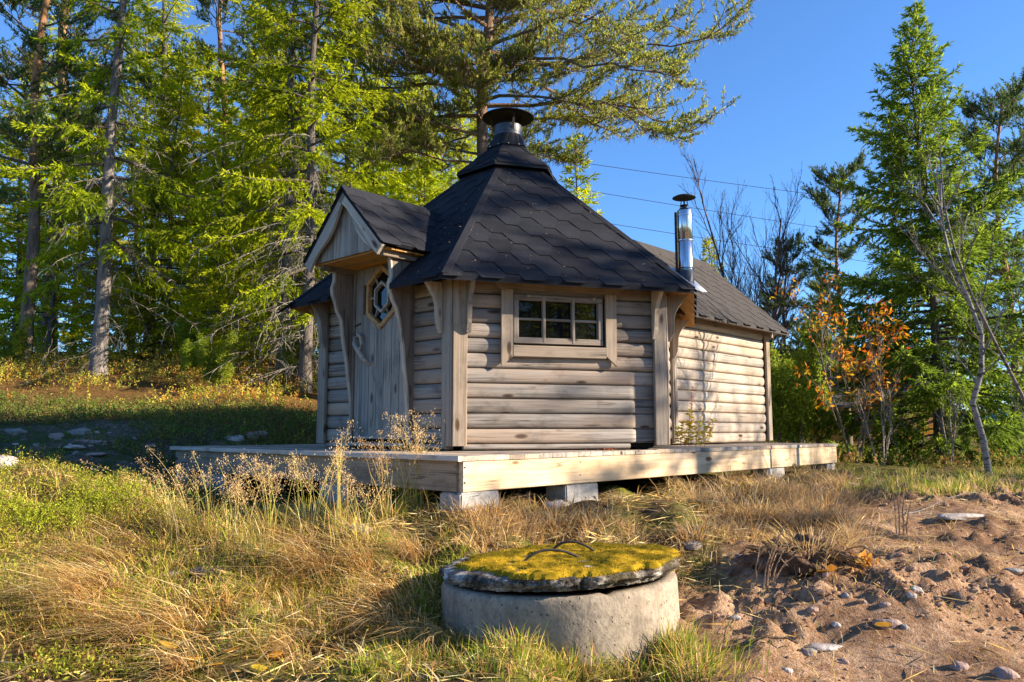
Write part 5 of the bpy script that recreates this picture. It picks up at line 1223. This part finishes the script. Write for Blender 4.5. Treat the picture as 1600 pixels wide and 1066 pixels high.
# flat thatch: broken straws and brown leaf bits lying on the soil
x, y = scatter(60000, -4.6, 4.2, 2.8, 8.2, lambda x, y: (1 - .9 * w_dirt(x, y)) * np.clip(.6 + dens_field(x + 9, y), .1, 1) * (1 - w_gravel(x, y)))
n = len(x); P = np.stack([x, y, gz(x, y) + rng.uniform(.002, .035, n)], 1); a = rng.uniform(0, 2 * PI, n); D = np.stack([np.cos(a), np.sin(a), rng.normal(size=n) * .22], 1)
V, F, C = kites(P, D, rng.uniform(.04, .20, n), rng.uniform(.002, .006, n), pick(STRAW + [(.30, .17, .08), (.22, .14, .08), (.42, .30, .2)], n, .45), cross=False, wpos=.5)
put('straw_thatch', V, F, M['grass'], None, col=C, kind='stuff', label='flat broken straws and brown leaf bits lying on the soil', origin=(0, 0, 0))
n = 9000; x, y = scatter(n, -4.6, 3.5, 2.8, 7.5, lambda x, y: (1 - .8 * w_dirt(x, y)) * np.clip(.5 + 1.4 * dens_field(x - 5, y), .05, 1)); n = len(x)
P = np.stack([x, y, gz(x, y) + rng.uniform(.0, .05, n)], 1); V, F, C = kites(P, rng.normal(size=(n, 3)) * [1, 1, .5], rng.uniform(.015, .045, n), rng.uniform(.008, .02, n), pick([(.30, .16, .06), (.22, .12, .05), (.40, .22, .06), (.14, .09, .05), (.45, .33, .2)], n, .4), cross=False)
put('leaf_litter', V, F, M['leaf'], None, col=C, kind='stuff', label='small brown dead leaves caught in the grass before the hut', origin=(0, 0, 0))
# heath: twiggy dwarf shrubs
def heath(name, label, x, y, h, cols, per=9, leaf=.022, lw=.012, stems=True):
    n = len(x); P = np.stack([x, y, gz(x, y) - .01], 1); D = norm_rows(np.stack([rng.normal(size=n) * .35, rng.normal(size=n) * .35, np.ones(n)], 1)); hh = rng.uniform(.5, 1.15, n) * h; base = pick(cols, n, .2)
    i = np.repeat(np.arange(n), per); q = rng.uniform(.25, 1, len(i)); p = P[i] + D[i] * (hh[i] * q)[:, None] + rng.normal(size=(len(i), 3)) * .012; d = D[i] * .6 + rng.normal(size=(len(i), 3)) * .7
    V, F, C = kites(p, d, rng.uniform(.7, 1.4, len(i)) * leaf, lw, base[i] * rng.uniform(.7, 1.35, (len(i), 1)), cross=False)
    w = .0018; sd = norm_rows(np.cross(D, rng.normal(size=(n, 3)))); Vs = np.stack([P - sd * w, P + sd * w, P + D * hh[:, None]], 1).reshape(-1, 3)
    F = [F, np.arange(len(Vs)).reshape(-1, 3) + len(V)]; C = np.concatenate([C, np.repeat(np.array([[.16, .10, .06]]), len(Vs), 0)])
    return put(name, np.concatenate([V, Vs]), F, M['leaf'], None, col=C, kind='stuff', label=label, origin=(0, 0, 0))
ORANGE = [(.48, .24, .05), (.52, .36, .06), (.42, .14, .035), (.34, .32, .04), (.55, .46, .09), (.26, .28, .03), (.30, .32, .04)]
x, y = scatter(24000, -16, .5, 9.4, 19, lambda x, y: w_heath(x, y) * smooth(19, 13, y) * np.clip(.45 + 2.2 * dens_field(x * .8, y * .8), .04, 1))
heath('autumn_heath', 'orange and yellow blueberry heath lit by the sun under the spruces', x, y, .26, ORANGE, per=10, leaf=.034, lw=.016)
x, y = scatter(19000, -9, -1.6, 6.1, 10.8, lambda x, y: smooth(-.3, .2, dens_field(x, y) + .45 * smooth(8.6, 9.6, y)) * smooth(6.0, 6.6, y + vnoise(x, y, 1, 84)) * (1 - .0 * x))
heath('shaded_heath', 'dark green heath and moss plants on the shaded stony bank', x, y, .16, [(.13, .20, .03), (.18, .25, .04), (.18, .14, .05), (.10, .15, .03), (.24, .16, .06)], per=7, leaf=.026, lw=.014)
x, y = scatter(30000, -4.8, -.5, 3.0, 6.5, lambda x, y: np.clip(.3 + 1.5 * dens_field(x + 3, y), .0, 1) * smooth(-.7, -2.4, x + .3 * (y - 4)))
heath('heather', 'bright yellow-green heather plants in the left foreground', x, y, .13, [(.40, .42, .04), (.30, .36, .04), (.50, .44, .07), (.36, .24, .08), (.20, .27, .03)], per=9, leaf=.018, lw=.008)
hp_ = spots_from([(150, 800, 1), (185, 795, 1), (125, 812, 1), (20, 830, 1), (40, 825, 1), (90, 830, .8)]); hx = np.concatenate([h[0] + rng.normal(size=90) * .09 for h in hp_]); hy = np.concatenate([h[1] + rng.normal(size=90) * .09 for h in hp_])
heath('tall_heather', 'upright lime green heather sprigs where the hut shadow ends', hx, hy, .20, [(.40, .45, .04), (.32, .36, .035)], per=16, leaf=.018, lw=.007)
# forest litter far right and under trees
x, y = scatter(14000, 2.6, 16, 9.6, 24, lambda x, y: np.clip(.5 + dens_field(x, y), .1, 1))
heath('forest_floor_plants', 'mixed green and rusty undergrowth below the trees past the deck', x, y, .2, [(.12, .17, .03), (.22, .20, .04), (.34, .18, .05), (.30, .26, .06), (.08, .13, .02)], per=7, leaf=.05, lw=.024)
x, y = scatter(16000, 1.0, 6.0, 2.9, 8.6, lambda x, y: w_dirt(x, y) * (.28 + smooth(.0, .45, dens_field(x * 1.6, y * 1.6)) * .6))
n = len(x); P = np.stack([x, y, gz(x, y) - .004], 1); V, F, C = blade_geo(P, rng.uniform(.03, .10, n), rng.uniform(0, 2 * PI, n), rng.uniform(.5, 1.9, n), rng.uniform(.002, .004, n), pick(STRAW + [(.3, .3, .06)], n))
put('sparse_straw', V, F, M['grass'], None, col=C, kind='stuff', label='sparse straw and small weeds scattered over the bare dirt', origin=(0, 0, 0))

# ------------------------------------------------------------------ stones and clods
import bmesh
def ico(sub):
    bm = bmesh.new(); bmesh.ops.create_icosphere(bm, subdivisions=sub, radius=1); V = np.array([v.co[:] for v in bm.verts]); F = np.array([[v.index for v in f.verts] for f in bm.faces]); bm.free(); return V, F
I1, I2, I3 = ico(1), ico(2), ico(3)
def rock_mat(name, base): return simple(name, base, .9, 9, .35, .2, .6, 45, dist=.015)
M['rock_pink'] = rock_mat('pinkish_stone', (.30, .21, .175)); M['rock_grey'] = rock_mat('grey_stone', (.22, .20, .185)); M['rock_white'] = rock_mat('pale_stone', (.40, .35, .31))
def stone(px, py, sx, sy, sz, mat, label, group=None, ang=0.0):
    c = on_ground(px, py); V, F = I3; s = rng.uniform(0, 90)
    V = np.sign(V) * np.abs(V) ** .8; d = 1 + vnoise(V[:, 0] * 1.7 + V[:, 2] * 1.1 + s, V[:, 1] * 1.7 - V[:, 2] * 1.3 + s, 1, 91)[:, None] * .5 + vnoise(V[:, 0] * 5 + V[:, 2] * 3 + s, V[:, 1] * 5 - V[:, 2] * 4, 1, 92)[:, None] * .14
    V = V * d * np.array([sx, sy, sz]) / 2; ca, sa = math.cos(ang), math.sin(ang); V = V @ np.array([[ca, sa, 0], [-sa, ca, 0], [0, 0, 1]])
    V = V * (.62 if py < 765 and px < 300 else .8 if px < 1130 else .72)
    return put('stone', V + c - Z * sz * .02, F, M[mat], None, smooth=True, label=label, cat='stone', group=group)
G1 = 'stones on the shaded bank'; G2 = 'small stones in the bare dirt'
for (px, py, sx, sy, sz, m, lb) in [(127, 677, .42, .3, .16, 'rock_grey', 'rounded grey stone beside green plants, highest of the larger stones on the shaded bank'), (140, 692, .75, .3, .10, 'rock_pink', 'long flat pinkish stone slab on the shaded bank'),
        (88, 682, .26, .2, .12, 'rock_pink', 'small pink stone left of the long flat slab'), (26, 676, .34, .26, .14, 'rock_grey', 'grey stone near the left edge at the top of the shaded bank'), (118, 700, .32, .2, .07, 'rock_white', 'thin pale stone just below the long flat slab'),
        (148, 710, .28, .2, .06, 'rock_pink', 'flat pink stone at the foot of the long slab'), (80, 742, .16, .13, .17, 'rock_pink', 'upright pink block with flat face on the shaded bank'), (6, 727, .30, .26, .24, 'rock_white', 'large pale boulder cut by the left edge of the view'),
        (83, 720, .11, .09, .08, 'rock_white', 'small white stone above the upright pink block'), (146, 735, .10, .08, .07, 'rock_grey', 'small round grey stone below the flat pink stones'), (183, 744, .14, .1, .07, 'rock_grey', 'grey stone on the bank nearest the deck corner'),
        (402, 683, .34, .26, .18, 'rock_pink', 'reddish stone behind the back edge of the deck'), (365, 688, .28, .22, .16, 'rock_white', 'pale stones behind the deck left of the reddish one'),
        (271, 900, .13, .1, .06, 'rock_white', 'small white stone in the sunny grass on the left'), (338, 893, .32, .16, .06, 'rock_pink', 'flat pink stone in straw right of the white one'), (562, 830, .2, .16, .1, 'rock_grey', 'grey stone in the grass below the shaded deck side'),
        (822, 783, .34, .26, .16, 'rock_pink', 'tan rock in the dark gap under the sunlit deck beam'), (868, 791, .26, .2, .10, 'rock_white', 'pale rock leaning on the large concrete block'), (1385, 978, .15, .10, .07, 'rock_pink', 'largest tan stone lying on the bare dirt'),
        (1290, 1012, .22, .10, .04, 'rock_white', 'flat pale stone slab in the near dirt'), (1264, 1020, .09, .07, .05, 'rock_grey', 'grey stone beside the flat pale slab'), (1160, 876, .12, .1, .09, 'rock_pink', 'round brown stone by the torn root clump'), (1082, 856, .12, .1, .08, 'rock_grey', 'grey stone just right of the well cover'),
        (1500, 1044, .10, .08, .06, 'rock_pink', 'pink stone at the bottom edge of the dirt'), (1570, 1057, .13, .1, .08, 'rock_pink', 'reddish stone in the lower right corner'), (1578, 893, .14, .1, .05, 'rock_grey', 'dark flat stone near the right edge of the dirt'),
        (1330, 762, .26, .2, .14, 'rock_white', 'pale stone on the mound beside the deck end'), (1500, 808, .5, .2, .06, 'rock_white', 'bleached flat rocks across the far dirt'), (1430, 922, .09, .07, .05, 'rock_white', 'whitish stone in the middle of the dirt')]:
    stone(px, py, sx, sy, sz, m, lb, ang=rng.uniform(-.4, .4))
for k in range(14): 
    px, py = r_.uniform(1130, 1590), r_.uniform(860, 1060); stone(px, py, r_.uniform(.04, .08), r_.uniform(.03, .06), r_.uniform(.03, .05), ['rock_pink', 'rock_grey', 'rock_white'][k % 3], 'little loose stone half sunk in the bare reddish dirt', G2)
for k in range(18):
    px, py = r_.uniform(0, 260), r_.uniform(672, 760); stone(px, py, r_.uniform(.06, .14), r_.uniform(.05, .1), r_.uniform(.04, .08), ['rock_pink', 'rock_grey', 'rock_white'][k % 3], 'small loose stone among moss on the shaded bank', G1)
# loose crumbs of soil
M['soil'] = simple('reddish_brown_soil', (.33, .205, .13), .95, 14, .45, .1, .8, 60)
x, y = scatter(26000, .9, 6.5, 2.8, 8.4, lambda x, y: w_dirt(x, y) * np.clip(.3 + 1.6 * dens_field(x * 1.3 + 7, y * 1.3), .03, 1) * smooth(9, 3, y))
n = min(len(x), 6000); x, y = x[:n], y[:n]; V0, F0 = I1; sz = rng.uniform(.004, .011, n) * np.where(rng.uniform(size=n) < .08, 2.1, 1)
R0 = 1 + rng.normal(size=(n, len(V0), 1)) * .2; V = V0[None] * R0 * sz[:, None, None] * np.array([1.2, 1, .75]) + np.stack([x, y, gz(x, y) + sz * .3], 1)[:, None]
put('soil_crumbs', V.reshape(-1, 3), (F0[None] + (np.arange(n) * len(V0))[:, None, None]).reshape(-1, 3), M['soil'], None, kind='stuff', label='loose crumbs of reddish soil scattered over the bare dirt', origin=(0, 0, 0))
# torn out root clump
cc = on_ground(1262, 898); root = empty('root_clump', cc, 'torn up clump of dark soil, roots and dead grass on the dirt', 'soil clump')
V, F = ico(5); s = vnoise(V[:, 0] * 2 + V[:, 2], V[:, 1] * 2 - V[:, 2], 1, 93)[:, None] * .7 + vnoise(V[:, 0] * 6 + V[:, 2] * 4, V[:, 1] * 6 - V[:, 2] * 3, 1, 94)[:, None] * .45 + vnoise(V[:, 0] * 15 + V[:, 2] * 9, V[:, 1] * 15 - V[:, 2] * 8, 1, 95)[:, None] * .2
M['dark_soil'] = simple('dark_root_soil', (.16, .095, .06), .95, 12, .5, .1, 1.0, 50, dist=.02)
put('soil', V * (1 + s) * np.array([.32, .2, .12]) + cc + np.array([.04, .06, .05]), F, M['dark_soil'], root, smooth=True)
RP = []
for k in range(90):
    a = rng.uniform(0, 2 * PI); b = cc + np.array([.04 + .22 * math.cos(a), .06 + .14 * math.sin(a), rng.uniform(.02, .15)]); v = unit(np.array([math.cos(a), math.sin(a), rng.uniform(-.5, .8)])); l = rng.uniform(.05, .22); t = np.linspace(0, 1, 6)
    RP.append(b + v * (l * t)[:, None] - Z * (l * .5 * t ** 2)[:, None] + np.cumsum(rng.normal(size=(6, 3)) * .01, 0))
V, F = tubes(np.array(RP), np.linspace(.0045, .0015, 6)[None], 4); put('roots', V, F, M['bark'], root, col=np.repeat(np.array([[.28, .17, .09]]), len(V), 0))
n = 420; a = rng.uniform(0, 2 * PI, n); P = cc + np.stack([.04 + .24 * np.cos(a) * rng.uniform(.3, 1, n), .08 + .16 * np.sin(a) * rng.uniform(.3, 1, n), rng.uniform(.05, .15, n)], 1)
V, F, C = blade_geo(P, rng.uniform(.08, .2, n), a, rng.uniform(.6, 1.9, n), .004, pick(STRAW, n)); put('dead_grass', V, F, M['grass'], root, col=C)
n = 60; P = cc + np.stack([.25 + rng.normal(size=n) * .05, -.04 + rng.normal(size=n) * .04, .04 + rng.uniform(0, .06, n)], 1)
V, F, C = kites(P, rng.normal(size=(n, 3)), .06, .03, pick([(.50, .24, .05), (.55, .32, .08)], n), cross=False); put('dead_leaves', V, F, M['leaf'], root, col=C)

# ------------------------------------------------------------------ seeding grass clumps, fireweed, saplings, sticks, leaves
def seed_clump(px, py, h, ns, label, rad=.07, lean=.25, az=2.6, seedcol=((.74, .48, .22), (.84, .60, .30), (.62, .38, .20)), green=.4):
    c = on_ground(px, py); t = empty('grass_clump', c, label, 'grass clump', 'tall seeding grass clumps before the deck'); SP = []; KP = []; KD = []; 
    for k in range(ns):
        r = abs(rng.normal()) * rad; a = rng.uniform(0, 2 * PI); b = c + np.array([r * math.cos(a), r * math.sin(a), -.02]); hh = h * rng.uniform(.65, 1.08); av = a if rng.uniform() < .45 else az + rng.normal() * .5; l = hh * lean * rng.uniform(.3, 1.8); s = np.linspace(0, 1, 7); d = np.array([math.cos(av), math.sin(av), 0])
        Q = b + d * (l * s ** 1.8)[:, None] + Z * (hh * (s - .12 * s ** 3))[:, None]; SP.append(Q)
        m = 85; q = 1 - rng.uniform(0, 1, m) ** 1.3 * .30; p, T = bez_interp(Q, q); sp_ = rng.normal(size=(m, 3)) * (.006 + .07 * (1 - np.abs((q - .84) / .18).clip(0, 1)))[:, None] * .55; KP.append(p + sp_); KD.append(T + rng.normal(size=(m, 3)) * .5)
    V, F = tubes(np.array(SP), np.array([[.003, .0028, .0026, .0023, .0019, .0015, .0009]]), 3); cl = np.repeat(pick([(.74, .58, .25), (.66, .56, .18), (.55, .52, .12)], ns), 21, 0); put('stems', V, F, M['grass'], t, col=cl)
    KP = np.concatenate(KP); n = len(KP); V, F, C = kites(KP, np.concatenate(KD), rng.uniform(.008, .017, n), .0036, pick(seedcol, n), cross=False); put('seed_heads', V, F, M['grass'], t, col=C, kind='stuff')
    n = int(ns * 9); r = np.abs(rng.normal(size=n)) * rad * .9; a = rng.uniform(0, 2 * PI, n); P = c + np.stack([r * np.cos(a), r * np.sin(a), np.full(n, -.01)], 1)
    V, F, C = blade_geo(P, rng.uniform(.25, .62, n) * h, np.where(rng.uniform(size=n) < .5, a, az) + rng.normal(size=n) * .4, rng.uniform(.2, 1.2, n), rng.uniform(.003, .005, n), np.where(rng.uniform(size=(n, 1)) < green, pick(YGREEN, n), pick(STRAW, n))); put('blades', V, F, M['grass'], t, col=C, kind='stuff')
for a in [(648, 800, .74, 20, 'tall bright tussock of seeding grass at the front corner of the deck', .06, .16, 2.4, ((.74, .48, .22), (.84, .60, .30), (.62, .38, .20)), .8),
          (605, 812, .66, 9, 'seeding grass just left of the bright corner tussock', .07, .2, 2.4), (528, 838, .80, 8, 'tall purple-headed grass below the far side of the door', .06, .12, 1.2),
          (480, 838, .62, 14, 'seeding grass clump before the middle of the shaded deck beam', .08, .3, 2.6), (420, 846, .58, 14, 'feathery grass clump before the shaded deck beam, nearer its outer end', .09, .3, 2.5),
          (366, 846, .52, 12, 'dense golden grass clump below the outer part of the shaded deck', .08, .4, 2.6), (330, 848, .62, 11, 'leaning golden grass in front of the outer deck corner', .08, .6, 2.7), (300, 850, .66, 9, 'thin leaning stalks nearest the outer deck corner', .08, .75, 2.8), (560, 850, .5, 9, 'low seeding grass in front of the shaded block below the door', .09, .4, 2.4), (265, 838, .5, 7, 'few thin stalks arching over the shaded bank edge', .06, .7, 2.2)]: seed_clump(*a)
fb = np.array([1.83, 8.06, -.01]); fw_ = empty('fireweed', fb, 'yellow-leaved fireweed with a faded pink top growing by the extension wall', 'plant')
FS = []; KP = []; KD = []; KL = []
for k, (dx, h) in enumerate([(0, .62), (.05, .34), (-.06, .30), (.10, .24), (-.02, .42), (-.10, .22), (.14, .3)]):
    s = np.linspace(0, 1, 7); Q = fb + np.array([dx, 0, 0]) + np.array([dx * 1.2 + .05, rng.uniform(-.1, .05), 0]) * (s ** 1.5)[:, None] * .6 + Z * (h * s)[:, None]; FS.append(Q)
    m = 34; q = rng.uniform(.12, .95 if k else .62, m); p, T = bez_interp(Q, q); a = rng.uniform(0, 2 * PI, m); KP.append(p); KD.append(np.stack([np.cos(a), np.sin(a), rng.uniform(-.5, .5, m)], 1)); KL.append(rng.uniform(.05, .10, m) * (1.1 - .5 * q))
V, F = tubes(np.array(FS), np.linspace(.0035, .0015, 7)[None], 4); put('stems', V, F, M['grass'], fw_, col=np.repeat(np.array([[.38, .14, .08]]), len(V), 0))
KP = np.concatenate(KP); n = len(KP); V, F, C = kites(KP, np.concatenate(KD), np.concatenate(KL), .022, pick([(.60, .48, .03), (.62, .36, .03), (.45, .45, .05), (.66, .54, .06)], n), cross=False); put('leaves', V, F, M['leaf'], fw_, col=C)
p, T = bez_interp(FS[0], rng.uniform(.6, 1, 90)); V, F, C = kites(p, T + rng.normal(size=p.shape) * .7, .035, .006, pick([(.52, .26, .24), (.6, .36, .32)], 90), cross=False); put('flower_spike', V, F, M['leaf'], fw_, col=C)
def sapling(px, py, hs, label, col=(.36, .24, .15)):
    c = on_ground(px, py); t = empty('bare_sapling', c, label, 'sapling'); SP = []
    for (dx, dy, h, b) in hs: s = np.linspace(0, 1, 7); SP.append(c + np.array([dx, dy, -.03]) + np.array([b, 0, 0]) * (s ** 1.6)[:, None] + Z * (h * s)[:, None] + np.cumsum(rng.normal(size=(7, 3)) * .004, 0))
    V, F = tubes(np.array(SP), np.linspace(.006, .002, 7)[None], 5); put('stem', V, F, M['bark'], t, col=np.repeat(np.array([col]), len(V), 0))
    BP = []
    for Q in SP:
        for k in range(5): p, T = bez_interp(Q, np.array([rng.uniform(.35, .95)])); v = unit(T[0] + rng.normal(size=3) * .5); s = np.linspace(0, 1, 4)[:, None]; BP.append(p + v * s * rng.uniform(.03, .09))
    V, F = tubes(np.array(BP), np.linspace(.002, .001, 4)[None], 3); put('twigs', V, F, M['bark'], t, col=np.repeat(np.array([col]), len(V), 0), kind='stuff')
sapling(1192, 922, [(0, 0, .30, .10), (.02, 0, .42, .16), (.05, 0, .22, .08), (-.02, .01, .26, .04), (.03, 0, .16, .1)], 'cluster of bare curved saplings right of the well ring')
sapling(1405, 836, [(0, 0, .48, .0), (.03, 0, .36, .02), (.05, 0, .28, .03), (-.02, 0, .30, -.01)], 'cluster of bare upright saplings out on the dirt')
def stick(px, py, l, ang, r, label, col, lift=.02):
    c = on_ground(px, py); s = np.linspace(-.5, .5, 8); P = c + np.stack([l * s * math.cos(ang), l * s * math.sin(ang), np.zeros(8)], 1) + np.cumsum(rng.normal(size=(8, 3)) * .008, 0); P[:, 2] = gz(P[:, 0], P[:, 1]) + lift + np.linspace(0, lift, 8)
    V, F = tubes(P[None], np.linspace(r, r * .5, 8)[None], 6); put('stick', V, F, M['bark'], None, smooth=True, col=np.repeat(np.array([col]), len(V), 0), label=label, cat='stick')
stick(1185, 1008, .32, .1, .009, 'dark knobbly stick lying in the near dirt', (.12, .08, .055)); stick(1118, 800, .30, -.5, .009, 'yellowish broken stick in the dry grass by the deck', (.55, .42, .18), .05)
stick(1345, 852, .34, .2, .005, 'thin pale stick beside the root clump', (.45, .36, .26)); stick(1475, 800, .7, .4, .005, 'thin grey twig over the far dirt', (.3, .26, .22), .05)
lv = [(362, 1030), (300, 1045), (262, 1022), (275, 1050), (405, 1060), (430, 1035), (560, 1015), (120, 1052), (1300, 900), (1287, 905), (1380, 990), (495, 900), (60, 1040), (700, 1055), (335, 1056)]
for (px, py) in lv:
    c = on_ground(px, py); s = rng.uniform(.03, .055); o2 = [(-.5, 0), (-.25, .28), (.1, .3), (.5, 0), (.1, -.3), (-.25, -.28)]; a = rng.uniform(0, 6); X_ = np.array([math.cos(a), math.sin(a), rng.uniform(-.2, .4)]); Y_ = np.array([-math.sin(a), math.cos(a), rng.uniform(-.3, .3)])
    V = np.array([c + Z * .03 + X_ * u * s * 2 + Y_ * v * s * 2 + Z * .2 * s * (abs(u) + abs(v)) for u, v in o2]); V = np.concatenate([V, V - Z * .0008])
    put('fallen_leaf', V, [[0, 1, 2, 3], [0, 3, 4, 5], [9, 8, 7, 6], [11, 10, 9, 6]], M['leaf'], None, col=np.repeat(pick([(.62, .34, .03), (.60, .22, .03), (.66, .46, .05)], 1), 12, 0), label='fallen yellow or orange leaf lying on the ground', cat='leaf', group='fallen autumn leaves')
n = 50; q = rng.uniform(0, 1, n); P = CD + U * (1.9 + rng.normal(size=n) * .14)[:, None] + W * (.14 + np.abs(rng.normal(size=n)) * .12)[:, None] + Z * .008
V, F, C = kites(P, rng.normal(size=(n, 3)) * [1, 1, .25], .035, .018, pick([(.45, .12, .03), (.40, .2, .06), (.3, .12, .05)], n), cross=False); put('leaf_litter', V, F, M['leaf'], None, col=C, kind='stuff', label='rusty dead leaves lying on the deck by the hut corner')
